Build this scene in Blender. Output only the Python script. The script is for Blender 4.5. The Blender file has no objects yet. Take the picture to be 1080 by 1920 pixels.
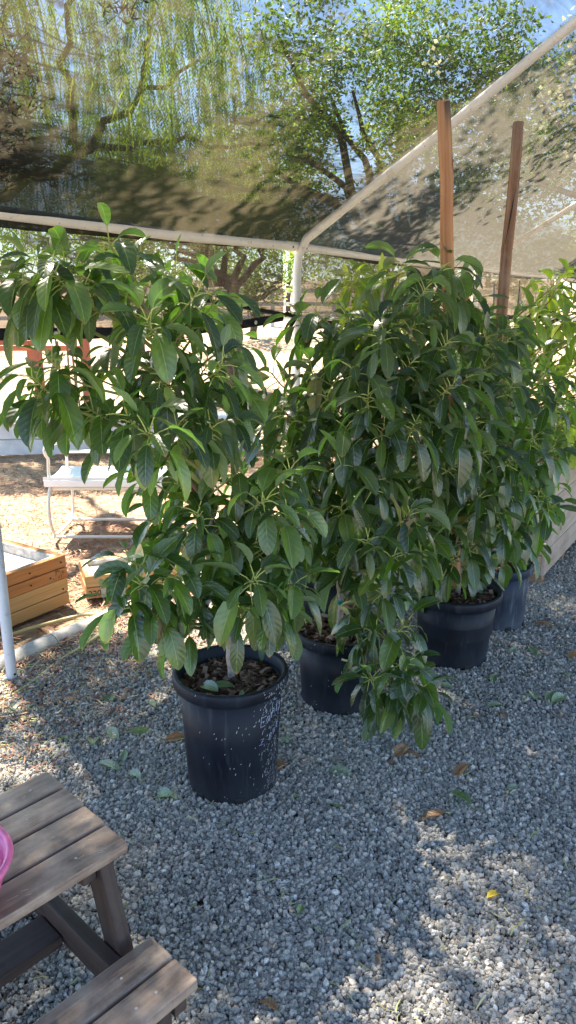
import bpy, math, random
import numpy as np
from mathutils import Vector, noise
R=math.radians
rng=random.Random(11)
H=1.65;F=1387.0;TH=R(15.7)
V=Vector
def ray(px,py):
    a=(px-540)/F;b=-(py-960)/F
    return V((a,math.cos(TH)+b*math.sin(TH),-math.sin(TH)+b*math.cos(TH)))
def atz(px,py,z=0.0):
    r=ray(px,py);t=(z-H)/r.z;return V((r.x*t,r.y*t,z))
def aty(px,py,y):
    r=ray(px,py);t=y/r.y;return V((r.x*t,y,H+r.z*t))
sc=bpy.context.scene;COL=sc.collection
# ---------------------------------------------------------------- camera, light
cam=bpy.data.objects.new('camera',bpy.data.cameras.new('camera'));COL.objects.link(cam);sc.camera=cam
cam.location=(0,0,H);cam.rotation_euler=(R(90)-TH,0,0)
cam.data.sensor_fit='VERTICAL';cam.data.sensor_height=36;cam.data.lens=36*F/1920;cam.data.clip_start=.02;cam.data.clip_end=2000
SAZ,SEL=-39.0,62.0
sv=V((math.sin(R(SAZ))*math.cos(R(SEL)),math.cos(R(SAZ))*math.cos(R(SEL)),math.sin(R(SEL))))
L=bpy.data.lights.new('sun','SUN');L.energy=5.0;L.angle=R(.55);L.color=(1,.915,.785)
lo=bpy.data.objects.new('sun',L);COL.objects.link(lo);lo.rotation_euler=sv.to_track_quat('Z','Y').to_euler()
w=bpy.data.worlds.new('World');sc.world=w;w.use_nodes=True
nt=w.node_tree;bg=nt.nodes['Background'];sk=nt.nodes.new('ShaderNodeTexSky');sk.sky_type='NISHITA';sk.sun_disc=False
sk.sun_elevation=R(SEL);sk.sun_rotation=R(SAZ);sk.air_density=1.0;sk.dust_density=.1;sk.ozone_density=1.0;sk.altitude=1200
nt.links.new(sk.outputs[0],bg.inputs[0]);bg.inputs[1].default_value=.10
sc.view_settings.view_transform='Standard';sc.view_settings.look='None';sc.view_settings.exposure=2.5;sc.view_settings.gamma=1
sc.cycles.transparent_max_bounces=24;sc.cycles.max_bounces=8;sc.cycles.diffuse_bounces=4;sc.cycles.transmission_bounces=6
sc.cycles.use_denoising=True;sc.cycles.sample_clamp_indirect=6
# ---------------------------------------------------------------- materials
class NG:
    def __init__(s,name):
        s.m=bpy.data.materials.new(name);s.m.use_nodes=True;s.t=s.m.node_tree;s.b=s.t.nodes['Principled BSDF'];s.o=s.t.nodes['Material Output']
    def n(s,t,**k):
        x=s.t.nodes.new('ShaderNode'+t)
        for a,v in k.items():
            if a.startswith('i_'): x.inputs[a[2:].replace('_',' ')].default_value=v
            else: setattr(x,a,v)
        return x
    def l(s,a,b): s.t.links.new(a,b)
    def noise(s,vec,scale,detail=4,rough=.55,dist=0):
        x=s.n('TexNoise');x.inputs['Scale'].default_value=scale;x.inputs['Detail'].default_value=detail;x.inputs['Roughness'].default_value=rough;x.inputs['Distortion'].default_value=dist
        if vec is not None:s.l(vec,x.inputs['Vector'])
        return x.outputs['Fac']
    def ramp(s,fac,stops):
        x=s.n('ValToRGB');e=x.color_ramp.elements
        while len(e)<len(stops):e.new(.5)
        for i,(p,c) in enumerate(stops):
            e[i].position=p;e[i].color=(*c,1) if len(c)==3 else c
        s.l(fac,x.inputs[0]);return x.outputs[0]
    def map(s,vec,scale=(1,1,1),rot=(0,0,0),loc=(0,0,0)):
        x=s.n('Mapping');s.l(vec,x.inputs['Vector']);x.inputs['Scale'].default_value=scale;x.inputs['Rotation'].default_value=rot;x.inputs['Location'].default_value=loc
        return x.outputs[0]
    def math(s,op,a,b=0.0,c=None):
        x=s.n('Math',operation=op)
        for i,v in enumerate([a,b]+([c] if c is not None else [])):
            if isinstance(v,(int,float)):x.inputs[i].default_value=v
            else:s.l(v,x.inputs[i])
        return x.outputs[0]
    def mix(s,f,a,b,mode='MIX'):
        x=s.n('Mix',data_type='RGBA',blend_type=mode)
        for k,v in ((0,f),(6,a),(7,b)):
            if isinstance(v,(int,float)):x.inputs[k].default_value=v
            elif isinstance(v,tuple):x.inputs[k].default_value=(*v,1)
            else:s.l(v,x.inputs[k])
        return x.outputs[2]
    def bump(s,h,st=.5,d=.01,nrm=None):
        x=s.n('Bump');x.inputs['Strength'].default_value=st;x.inputs['Distance'].default_value=d;s.l(h,x.inputs['Height'])
        if nrm is not None:s.l(nrm,x.inputs['Normal'])
        s.l(x.outputs[0],s.b.inputs['Normal']);return x.outputs[0]
    def set(s,col=None,rough=None,spec=None):
        for k,v in (('Base Color',col),('Roughness',rough),('Specular IOR Level',spec)):
            if v is None:continue
            if isinstance(v,tuple):s.b.inputs[k].default_value=(*v,1)
            elif isinstance(v,(int,float)):s.b.inputs[k].default_value=v
            else:s.l(v,s.b.inputs[k])
        return s
def obj_co(g):return g.n('TexCoord').outputs['Object']
def uv_co(g):return g.n('TexCoord').outputs['UV']
def m_simple(name,c0,c1,scale=8,rough=.7,spec=.3,bs=.3,bd=.005,bscale=None,detail=6):
    g=NG(name);co=obj_co(g);f=g.noise(co,scale,detail)
    g.set(g.ramp(f,[(.3,c0),(.7,c1)]),rough,spec)
    g.bump(g.noise(co,bscale or scale*4,5),bs,bd);return g.m
def m_wood(name,c0,c1,rough=.75,dark=(.05,.03,.02),scale=1.0,weather=0.0,wcol=(.3,.27,.24),spec=.25,bs=.45):
    g=NG(name);co=uv_co(g)
    gr=g.noise(g.map(co,(2.0*scale,55*scale,1)),1.0,6,.6,.6)
    lg=g.noise(g.map(co,(1.3,7,1)),1.0,3,.5,.3)
    c=g.ramp(gr,[(.32,c0),(.68,c1)])
    c=g.mix(g.math('MULTIPLY',g.ramp(lg,[(.45,(0,0,0)),(.7,(1,1,1))]),.45),c,dark)
    v=g.n('TexVoronoi');v.inputs['Scale'].default_value=1;g.l(g.map(co,(3.2,9,1)),v.inputs['Vector'])
    c=g.mix(g.ramp(v.outputs['Distance'],[(.06,(.85,.85,.85)),(.12,(0,0,0))]),c,dark)
    if weather:
        wf=g.ramp(g.noise(co,6,6,.7),[(.45,(0,0,0)),(.65,(1,1,1))]);c=g.mix(g.math('MULTIPLY',wf,weather),c,wcol)
    g.set(c,rough,spec);g.bump(gr,bs,.003);return g.m
def m_paintpipe(name,c,rust):
    g=NG(name);co=obj_co(g)
    d=g.ramp(g.noise(co,38,5,.75),[(.60,(0,0,0)),(.68,(1,1,1))])
    d2=g.ramp(g.noise(co,5,4,.6),[(.35,(0,0,0)),(.75,(.5,.5,.5))])
    cc=g.mix(d2,c,tuple(x*.72 for x in c));cc=g.mix(g.math('MULTIPLY',d,.75),cc,rust)
    g.set(cc,.45,.4);g.bump(g.noise(co,60,4),.15,.002);return g.m
M={}
M['pipe']=m_paintpipe('white_painted_steel',(.84,.82,.76),(.30,.23,.16))
M['bluepipe']=m_paintpipe('bluish_painted_steel',(.60,.66,.74),(.3,.28,.26))
M['cream']=m_paintpipe('cream_painted_metal',(.74,.70,.60),(.40,.30,.2))
M['hole']=m_simple('dark_hole',(.01,.01,.01),(.02,.02,.02))
M['stake']=m_wood('lodge_pole',(.32,.15,.07),(.58,.33,.17),.75,(.17,.06,.03),.8,.3,(.48,.33,.22))
M['stake2']=m_wood('weathered_pole',(.14,.075,.045),(.38,.23,.14),.85,(.045,.026,.018),.8,.5,(.34,.27,.21))
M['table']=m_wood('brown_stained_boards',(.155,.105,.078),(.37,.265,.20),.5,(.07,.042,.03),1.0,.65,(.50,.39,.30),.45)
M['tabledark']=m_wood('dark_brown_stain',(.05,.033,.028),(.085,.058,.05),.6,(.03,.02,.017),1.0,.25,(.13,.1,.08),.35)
M['cedar']=m_wood('orange_boards',(.36,.13,.035),(.48,.21,.07),.7,(.22,.07,.025),1.0,.35,(.30,.20,.12))
M['pine']=m_wood('pine_boards',(.42,.23,.08),(.54,.33,.14),.7,(.32,.15,.06),1.0,.2,(.4,.3,.2))
M['crate']=m_wood('pale_bin_boards',(.34,.25,.19),(.50,.39,.31),.8,(.20,.12,.08),.8,.4,(.54,.46,.40))
M['crateend']=m_wood('warm_bin_boards',(.40,.25,.15),(.58,.40,.27),.8,(.16,.08,.05),.8,.2,(.5,.4,.3))
M['skid']=m_wood('dark_skid',(.12,.06,.035),(.36,.23,.14),.8,(.05,.02,.015))
M['redwood']=m_wood('red_brown_post',(.30,.09,.05),(.42,.15,.09),.8,(.15,.05,.03))
M['twig']=m_simple('dry_twig',(.12,.09,.06),(.22,.17,.11),30)
M['concrete']=m_simple('weathered_concrete',(.30,.27,.24),(.52,.49,.44),9,.9,.2,.6,.008)
M['inner']=m_simple('whitewashed_board',(.28,.25,.22),(.66,.64,.60),22,.9,.2,.4,.004,40,8)
M['sand']=m_simple('pale_dry_soil',(.42,.36,.28),(.62,.56,.46),14,.95,.1,.5,.01)
M['hose']=m_simple('yellow_hose',(.45,.36,.14),(.56,.46,.2),12,.45,.5)
M['whitewood']=m_simple('white_painted_wood',(.45,.46,.48),(.62,.62,.62),10,.6,.4)
M['white']=m_simple('white_sling_seat',(.70,.69,.65),(.80,.79,.76),6,.35,.5)
M['strap']=m_simple('black_webbing',(.012,.012,.013),(.03,.03,.03),30,.8,.2)
M['zip']=m_simple('green_tape',(.0,.22,.17),(.0,.3,.22),30,.4,.5)
M['bark']=m_simple('grey_bark',(.20,.16,.14),(.42,.37,.34),45,.9,.2,.7,.004)
M['twiggreen']=m_simple('green_bark',(.20,.24,.07),(.34,.34,.13),25,.6,.3)
M['petiole']=m_simple('yellow_green_stalk',(.32,.38,.08),(.46,.5,.15),20,.5,.4)
M['twigbrown']=m_simple('brown_bark_twig',(.14,.08,.05),(.26,.15,.10),25,.8,.3)
M['oldbark']=m_simple('rough_tree_bark',(.045,.036,.03),(.12,.10,.08),6,.95,.1,.9,.03,14)
M['stub']=m_simple('cut_yellow_stem',(.75,.68,.28),(.85,.8,.45),20,.5)
def m_pot(name,c0,c1,dust):
    g=NG(name);co=obj_co(g)
    f=g.noise(g.map(co,(6,6,2.2)),1.6,6,.65);s=g.ramp(f,[(.40,c0),(.72,c1)])
    st=g.ramp(g.noise(g.map(co,(40,40,5)),1,3,.6),[(.55,(0,0,0)),(.8,(1,1,1))])
    s=g.mix(g.math('MULTIPLY',st,.55),s,dust)
    z=g.n('SeparateXYZ');g.l(co,z.inputs[0]);lowd=g.n('MapRange');g.l(z.outputs[2],lowd.inputs[0]);lowd.inputs[1].default_value=.12;lowd.inputs[2].default_value=0.0
    s=g.mix(g.math('MULTIPLY',g.math('MULTIPLY',lowd.outputs[0],g.noise(co,14,5,.7)),.55),s,dust)
    g.set(s,g.ramp(f,[(.3,(.45,)*3),(.7,(.66,)*3)]),.32);g.bump(g.noise(co,90,4),.12,.002);return g.m
M['pot']=m_pot('black_pot_plastic',(.004,.006,.012),(.011,.016,.028),(.06,.066,.08))
M['potold']=m_pot('faded_pot_plastic',(.008,.014,.03),(.03,.045,.075),(.22,.24,.27))
M['splat']=m_simple('white_paint_fleck',(.62,.66,.72),(.8,.82,.85),30,.5)
M['chalk']=m_simple('pale_blue_marker',(.34,.40,.62),(.50,.56,.76),30,.5)
def m_soil():
    g=NG('potting_bark');co=obj_co(g);v=g.n('TexVoronoi');v.inputs['Scale'].default_value=55;g.l(co,v.inputs['Vector'])
    h=g.n('SeparateColor');g.l(v.outputs['Color'],h.inputs[0])
    g.set(g.ramp(h.outputs[0],[(.0,(.035,.02,.014)),(.6,(.10,.058,.036)),(.95,(.24,.15,.1))]),.95,.1);g.bump(v.outputs['Distance'],.8,.012);return g.m
M['soil']=m_soil()
def m_attr(name,stops,rough=.8,spec=.2,trans=None,attr='rnd',bump=None):
    g=NG(name);a=g.n('Attribute',attribute_name=attr);c=g.ramp(a.outputs['Fac'],stops);g.set(c,rough,spec)
    if bump:g.bump(g.noise(obj_co(g),bump,5),.5,.004)
    if trans:
        t=g.n('BsdfTranslucent');g.l(g.mix(1.0,c,trans,'MULTIPLY'),t.inputs[0]);ad=g.n('AddShader');g.l(g.b.outputs[0],ad.inputs[0]);g.l(t.outputs[0],ad.inputs[1]);g.l(ad.outputs[0],g.o.inputs[0])
    return g.m
M['chip']=m_attr('bark_chip',[(0,(.045,.024,.015)),(.5,(.13,.072,.045)),(1,(.36,.24,.17))])
M['litter']=m_attr('dry_litter',[(0,(.13,.055,.035)),(.4,(.30,.14,.09)),(.75,(.44,.26,.16)),(1,(.58,.44,.27))],.85)
M['clipping']=m_attr('green_clipping',[(0,(.20,.15,.08)),(.5,(.30,.34,.12)),(1,(.5,.46,.25))],.7)
M['pepper']=m_attr('pepper_leaf',[(0,(.045,.07,.012)),(.5,(.12,.16,.02)),(1,(.27,.30,.04))],.6,.3,(1.3,1.4,.7))
M['oak']=m_attr('tree_leaf',[(0,(.025,.045,.01)),(.5,(.075,.115,.02)),(1,(.26,.29,.05))],.5,.4,(1.2,1.35,.6))
M['bright']=m_attr('bright_tree_leaf',[(0,(.045,.075,.012)),(.5,(.11,.165,.025)),(1,(.26,.31,.05))],.5,.4,(1.2,1.3,.5))
M['blossom']=m_attr('blossom',[(0,(.30,.30,.16)),(.7,(.7,.66,.48)),(1,(.75,.45,.08))],.6,.3,(.6,.6,.5))
# avocado leaf: veins from UV, tone per leaf, pale underside
def m_leaf(name,stops,tr=(.50,.78,.16),tk=.85):
    g=NG(name);a=g.n('Attribute',attribute_name='rnd');base=g.ramp(a.outputs['Fac'],stops)
    uv=g.n('SeparateXYZ');g.l(uv_co(g),uv.inputs[0]);u=uv.outputs[0];v=uv.outputs[1]
    ax=g.math('ABSOLUTE',g.math('SUBTRACT',u,.5))
    mid=g.ramp(ax,[(.0,(1,1,1)),(.028,(0,0,0))])
    ph=g.math('MULTIPLY',g.math('SUBTRACT',v,g.math('MULTIPLY',ax,.42)),46.0)
    lat=g.ramp(g.math('SINE',ph),[(.90,(0,0,0)),(1.0,(1,1,1))])
    ns=g.noise(obj_co(g),22,4,.6)
    base=g.mix(g.ramp(ns,[(.35,(0,0,0)),(.75,(.5,.5,.5))]),base,(.022,.052,.022))
    base=g.mix(g.math('MULTIPLY',lat,.16),base,(.16,.25,.09))
    base=g.mix(g.math('MULTIPLY',mid,.55),base,(.26,.34,.13))
    tipf=g.math('MULTIPLY',g.ramp(v,[(.90,(0,0,0)),(.97,(1,1,1))]),g.ramp(g.noise(obj_co(g),5,2),[(.52,(0,0,0)),(.58,(1,1,1))]))
    vo=g.n('TexVoronoi');vo.inputs['Scale'].default_value=38;g.l(obj_co(g),vo.inputs['Vector'])
    sp=g.math('MULTIPLY',g.ramp(vo.outputs['Distance'],[(.10,(1,1,1)),(.18,(0,0,0))]),g.ramp(g.noise(obj_co(g),7,2),[(.54,(0,0,0)),(.60,(1,1,1))]))
    base=g.mix(g.math('MULTIPLY',g.math('MAXIMUM',tipf,sp),.85),base,(.17,.085,.035))
    geo=g.n('NewGeometry');c=g.mix(g.math('MULTIPLY',geo.outputs['Backfacing'],.65),base,(.13,.18,.10))
    r=g.n('MapRange');g.l(geo.outputs['Backfacing'],r.inputs[0]);r.inputs[3].default_value=.27;r.inputs[4].default_value=.62
    g.set(c,g.math('ADD',r.outputs[0],g.math('MULTIPLY',ns,.12)),.5);g.b.inputs['Coat Weight'].default_value=.22;g.b.inputs['Coat Roughness'].default_value=.22
    g.bump(g.math('ADD',g.math('MULTIPLY',g.math('SINE',ph),.5),g.math('MULTIPLY',mid,-1.5)),.4,.0012)
    t=g.n('BsdfTranslucent');g.l(g.mix(1.0,g.mix(1.0,base,(2.2,2.3,2.0),'MULTIPLY'),tr,'MULTIPLY'),t.inputs[0])
    mx=g.n('AddShader');g.l(g.b.outputs[0],mx.inputs[0]);g.l(t.outputs[0],mx.inputs[1]);g.l(mx.outputs[0],g.o.inputs[0]);return g.m
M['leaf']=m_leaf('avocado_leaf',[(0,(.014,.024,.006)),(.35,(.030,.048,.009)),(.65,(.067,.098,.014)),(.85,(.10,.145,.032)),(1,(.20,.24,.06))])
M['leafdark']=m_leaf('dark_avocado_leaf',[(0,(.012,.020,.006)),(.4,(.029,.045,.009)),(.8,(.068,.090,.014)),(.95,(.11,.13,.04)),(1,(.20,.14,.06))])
M['leafyellow']=m_leaf('avocado_leaf_painted_sun',[(0,(.05,.085,.015)),(.5,(.12,.17,.025)),(1,(.28,.32,.05))],(.85,.9,.12))  # yellow-green leaves brightened, strong sunlight put into their colour
M['drygreen']=m_leaf('fallen_green',[(0,(.07,.11,.05)),(1,(.15,.20,.10))],(.4,.5,.2))
M['drypale']=m_leaf('fallen_pale',[(0,(.17,.21,.15)),(1,(.24,.27,.2))],(.4,.5,.3))
M['drybrown']=m_leaf('fallen_brown',[(0,(.16,.08,.04)),(1,(.32,.17,.10))],(.4,.3,.2))
M['dryyellow']=m_leaf('fallen_yellow',[(0,(.6,.42,.03)),(1,(.7,.5,.05))],(.8,.7,.2))
def m_cloth(name,col,op0,op1,tr=.9,bunch=0.0,far=0.0):
    g=NG(name);co=obj_co(g)
    # panels beyond the corner post get their sunlit tan glow painted in, lighter and denser
    dv=g.n('VectorMath',operation='DOT_PRODUCT');g.l(co,dv.inputs[0]);dv.inputs[1].default_value=(.545,.838,0)
    pn=g.n('MapRange');g.l(dv.outputs['Value'],pn.inputs[0]);pn.inputs[1].default_value=-.03;pn.inputs[2].default_value=.03;pn.inputs[3].default_value=0;pn.inputs[4].default_value=far
    # folds run along the eave direction: density of the weave changes with them
    mp=g.map(co,(1,1,1),(0,0,R(-56)))
    f=g.noise(g.map(mp,(1.2,9,9)),1.0,5,.6,.7);f2=g.noise(g.map(mp,(6,45,45)),1.0,3,.6,.4);f3=g.noise(co,1.3,3)
    def crease(vec,w_):
        q=g.noise(vec,1.0,3,.5,.6);return g.ramp(g.math('ABSOLUTE',g.math('SUBTRACT',q,.5)),[(0,(1,1,1)),(w_,(0,0,0))])
    mq=g.map(co,(1,1,1),(0,0,R(-22)));c1=crease(g.map(mp,(.9,7,7)),.022);c2=crease(g.map(mq,(1.1,9,9)),.018);c3=crease(g.map(mp,(2.2,26,26)),.03)
    cm=g.ramp(f3,[(.42,(.15,.15,.15)),(.62,(1,1,1))])
    cr=g.math('MULTIPLY',g.math('MAXIMUM',g.math('MAXIMUM',c1,g.math('MULTIPLY',c2,.8)),g.math('MULTIPLY',c3,.45)),cm)
    dens=g.n('MapRange');g.l(g.math('ADD',g.math('MULTIPLY',f,.55),g.math('ADD',g.math('MULTIPLY',f2,.2),g.math('MULTIPLY',f3,.25))),dens.inputs[0])
    dens.inputs[1].default_value=.36;dens.inputs[2].default_value=.62;dens.inputs[3].default_value=op0;dens.inputs[4].default_value=op1
    dp=g.n('VectorMath',operation='DOT_PRODUCT');g.l(co,dp.inputs[0]);dp.inputs[1].default_value=(.838,-.545,0)
    bu=g.n('MapRange');g.l(dp.outputs['Value'],bu.inputs[0]);bu.inputs[1].default_value=.05;bu.inputs[2].default_value=.75;bu.inputs[3].default_value=bunch;bu.inputs[4].default_value=0
    dn=g.math('MINIMUM',g.math('ADD',g.math('ADD',dens.outputs[0],g.math('ADD',g.math('MULTIPLY',cr,.3),pn.outputs[0])),g.math('MULTIPLY',bu.outputs[0],g.math('ADD',f,.5))),.97)
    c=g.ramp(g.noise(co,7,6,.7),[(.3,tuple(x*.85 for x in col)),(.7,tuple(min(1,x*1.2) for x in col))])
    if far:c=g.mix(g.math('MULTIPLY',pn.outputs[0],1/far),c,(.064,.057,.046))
    g.set(c,.9,.1);bm=g.n('Bump');bm.inputs['Strength'].default_value=.6;bm.inputs['Distance'].default_value=.02;g.l(g.math('ADD',g.math('MULTIPLY',cr,.5),g.math('ADD',f,g.math('MULTIPLY',f2,.6))),bm.inputs['Height']);g.l(bm.outputs[0],g.b.inputs['Normal'])
    t=g.n('BsdfTranslucent');g.l(c,t.inputs[0]);g.l(bm.outputs[0],t.inputs[1]);a=g.n('MixShader');a.inputs[0].default_value=tr*.5;g.l(g.b.outputs[0],a.inputs[1]);g.l(t.outputs[0],a.inputs[2])
    tp=g.n('BsdfTransparent');x=g.n('MixShader');g.l(dn,x.inputs[0]);g.l(tp.outputs[0],x.inputs[1]);g.l(a.outputs[0],x.inputs[2]);g.l(x.outputs[0],g.o.inputs[0]);return g.m
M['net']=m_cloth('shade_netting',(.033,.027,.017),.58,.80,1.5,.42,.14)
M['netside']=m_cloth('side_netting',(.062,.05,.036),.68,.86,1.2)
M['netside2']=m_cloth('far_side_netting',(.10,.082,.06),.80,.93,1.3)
def m_ground():
    g=NG('dry_ground');co=obj_co(g)
    big=g.noise(co,.35,4);f=g.noise(co,3.0,8,.7);fine=g.noise(g.map(co,(1,1,1)),60,6,.8,1.5)
    v=g.n('TexVoronoi');v.inputs['Scale'].default_value=28;g.l(co,v.inputs['Vector']);vc=g.n('SeparateColor');g.l(v.outputs['Color'],vc.inputs[0])
    c=g.ramp(f,[(.35,(.28,.175,.11)),(.5,(.37,.255,.165)),(.68,(.47,.37,.25))])
    c=g.mix(g.ramp(fine,[(.48,(0,0,0)),(.62,(.8,.8,.8))]),c,(.23,.11,.07))
    c=g.mix(g.math('MULTIPLY',g.ramp(vc.outputs[0],[(.7,(0,0,0)),(.8,(1,1,1))]),.35),c,(.56,.47,.34))
    c=g.mix(g.ramp(big,[(.42,(0,0,0)),(.62,(.6,.6,.6))]),c,(.48,.38,.26))
    g.set(c,.95,.08);g.bump(fine,.8,.02);return g.m
M['ground']=m_ground()
def m_bed():
    g=NG('gravel_base');co=obj_co(g);v=g.n('TexVoronoi');v.inputs['Scale'].default_value=62;g.l(co,v.inputs['Vector']);vc=g.n('SeparateColor');g.l(v.outputs['Color'],vc.inputs[0])
    c=g.ramp(vc.outputs[0],[(0,(.035,.034,.03)),(.5,(.08,.076,.068)),(.85,(.16,.15,.13)),(1,(.3,.27,.23))])
    g.set(c,.9,.2);g.bump(v.outputs['Distance'],.9,.01);g.t.nodes['Bump'].invert=True;return g.m
M['bed']=m_bed()
def m_pebble():
    g=NG('blue_grey_pebble');a=g.n('Attribute',attribute_name='tone',attribute_type='INSTANCER')
    c=g.ramp(a.outputs['Fac'],[(0,(.12,.112,.095)),(.25,(.24,.228,.198)),(.5,(.38,.358,.315)),(.66,(.49,.455,.39)),(.78,(.53,.43,.34)),(.88,(.64,.60,.53)),(1,(.82,.79,.72))])
    n=g.noise(obj_co(g),2.2,5,.75);c=g.mix(g.ramp(n,[(.4,(0,0,0)),(.7,(.55,.55,.55))]),c,(.48,.47,.45))
    g.set(c,.75,.35);g.bump(n,.3,.1);return g.m
M['pebble']=m_pebble()
M['pink']=m_simple('pink_plastic',(.72,.15,.33),(.78,.19,.38),3,.35,.5,.05)
M['petal']=m_simple('yellow_petal',(.8,.6,.02),(.9,.7,.05),10,.6)
M['roofred']=m_simple('hill_scrub',(.24,.19,.11),(.40,.32,.2),.6,.95,.1)
# ---------------------------------------------------------------- mesh builder
class MB:
    def __init__(s):s.v=[];s.f=[];s.uv=[];s.mi=[];s.rn=[];s.sm=[]
    def add(s,vs,fs,uvs=None,mi=0,r=0.5,smooth=True):
        o=len(s.v);s.v.extend([tuple(p) for p in vs])
        for k,f in enumerate(fs):
            s.f.append([o+i for i in f]);s.mi.append(mi);s.rn.append(r);s.sm.append(smooth)
            s.uv.extend(uvs[k] if uvs else [(0,0)]*len(f))
    def box(s,c,ax,ay,az,lx,ly,lz,mi=0,jit=True):
        """centre c, unit axes, full sizes; UV u along ax in metres"""
        c=V(c);ax=V(ax).normalized();ay=V(ay).normalized();az=V(az).normalized()
        P=[c+ax*(i*lx/2)+ay*(j*ly/2)+az*(k*lz/2) for i in(-1,1) for j in(-1,1) for k in(-1,1)]
        F=[(0,1,3,2),(4,6,7,5),(0,4,5,1),(2,3,7,6),(0,2,6,4),(1,5,7,3)]
        o=rng.random()*9 if jit else 0
        def q(i):
            return ((i>>2)&1)*lx+o,(((i>>1)&1)*ly),((i&1)*lz)
        U=[]
        for n,f in enumerate(F):
            if n<2:U.append([(o+q(i)[1]*.2,q(i)[1]+q(i)[2]) for i in f])
            elif n<4:U.append([(q(i)[0],q(i)[2]+o+ly) for i in f])
            else:U.append([(q(i)[0],q(i)[1]+o) for i in f])
        if ax.cross(ay).dot(az)<0:F=[f[::-1] for f in F];U=[u[::-1] for u in U]
        s.add(P,F,U,mi,smooth=False)
    def tube(s,pts,rad,n=10,mi=0,cap=True,r=.5,smooth=True):
        pts=[V(p) for p in pts];m=len(pts)
        if not hasattr(rad,'__len__'):rad=[rad]*m
        t0=(pts[1]-pts[0]).normalized();up=V((0,0,1)) if abs(t0.z)<.9 else V((1,0,0))
        a=t0.cross(up).normalized();vs=[];L_=0;us=[]
        for i,p in enumerate(pts):
            t=(pts[min(i+1,m-1)]-pts[max(i-1,0)]).normalized()
            a=(a-t*a.dot(t)).normalized();b=t.cross(a)
            if i:L_+=(p-pts[i-1]).length
            us.append(L_)
            for k in range(n):
                an=2*math.pi*k/n;vs.append(p+(a*math.cos(an)+b*math.sin(an))*rad[i])
        fs=[];U=[];pr=2*math.pi*max(rad)
        for i in range(m-1):
            for k in range(n):
                k2=(k+1)%n;fs.append((i*n+k,(i+1)*n+k,(i+1)*n+k2,i*n+k2)[::-1]);U.append([(us[i],k/n*pr),(us[i+1],k/n*pr),(us[i+1],(k+1)/n*pr),(us[i],(k+1)/n*pr)][::-1])
        s.add(vs,fs,U,mi,r,smooth)
        if cap:
            s.add(vs[:n],[tuple(range(n))],[[(0,0)]*n],mi,r,False);s.add(vs[-n:],[tuple(range(n))[::-1]],[[(0,0)]*n],mi,r,False)
    def lathe(s,c,prof,n=48,mi=0,wob=0):
        c=V(c);vs=[];m=len(prof)
        for i,(r,z) in enumerate(prof):
            for k in range(n):
                an=2*math.pi*k/n;rr=r*(1+wob*math.sin(2*an+1)+wob*.6*math.sin(3*an))
                vs.append(c+V((rr*math.cos(an),rr*math.sin(an),z)))
        fs=[(i*n+k,i*n+(k+1)%n,(i+1)*n+(k+1)%n,(i+1)*n+k) for i in range(m-1) for k in range(n)]
        s.add(vs,fs,None,mi)
    def obj(s,name,mat,parent=None,bevel=0,kind=None,sub=False):
        me=bpy.data.meshes.new(name)
        off=parent['_w'] if parent is not None and '_w' in parent else (0,0,0)
        off=V(off);me.from_pydata([(p[0]-off.x,p[1]-off.y,p[2]-off.z) for p in s.v],[],s.f)
        uvl=me.uv_layers.new(name='UVMap');uvl.data.foreach_set('uv',[c for u in s.uv for c in u])
        me.polygons.foreach_set('material_index',s.mi);me.polygons.foreach_set('use_smooth',s.sm)
        at=me.attributes.new('rnd','FLOAT','FACE');at.data.foreach_set('value',s.rn)
        for mm in (mat if isinstance(mat,(list,tuple)) else [mat]):me.materials.append(mm)
        me.update();o=bpy.data.objects.new(name,me);COL.objects.link(o)
        if parent is not None:
            o.parent=parent
            o['_w']=tuple(off)
        if bevel:
            b=o.modifiers.new('Bevel','BEVEL');b.width=bevel;b.segments=2;b.limit_method='ANGLE'
        if kind:o['kind']=kind
        return o
def thing(name,label,cat,loc,group=None):
    o=bpy.data.objects.new(name,None);COL.objects.link(o);o.location=loc;o.empty_display_size=.1
    o['_w']=tuple(loc);o['label']=label;o['category']=cat
    if group:o['group']=group
    return o
def tag(o,label,cat,group=None):
    o['label']=label;o['category']=cat
    if group:o['group']=group
    return o
def localise(o):
    """move a single-mesh thing's origin to the base of its mesh"""
    vs=o.data.vertices;n=len(vs);a=np.empty(n*3);vs.foreach_get('co',a);a=a.reshape(-1,3)
    c=np.array([a[:,0].mean(),a[:,1].mean(),a[:,2].min()]);a-=c;vs.foreach_set('co',a.ravel());o.location=c;return o
def part(name,build,mat,parent,**k):
    b=MB();build(b);return b.obj(name,mat,parent,**k)
def bez(p0,p1,p2,p3,n=8):
    return [p0*((1-t)**3)+p1*(3*t*(1-t)**2)+p2*(3*t*t*(1-t))+p3*t**3 for t in [i/n for i in range(n+1)]]
ED=V((.545,.838,0)).normalized();PD=V((ED.y,-ED.x,0));UP=V((0,0,1))
B0=V((.058,4.988,2.0))
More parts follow.
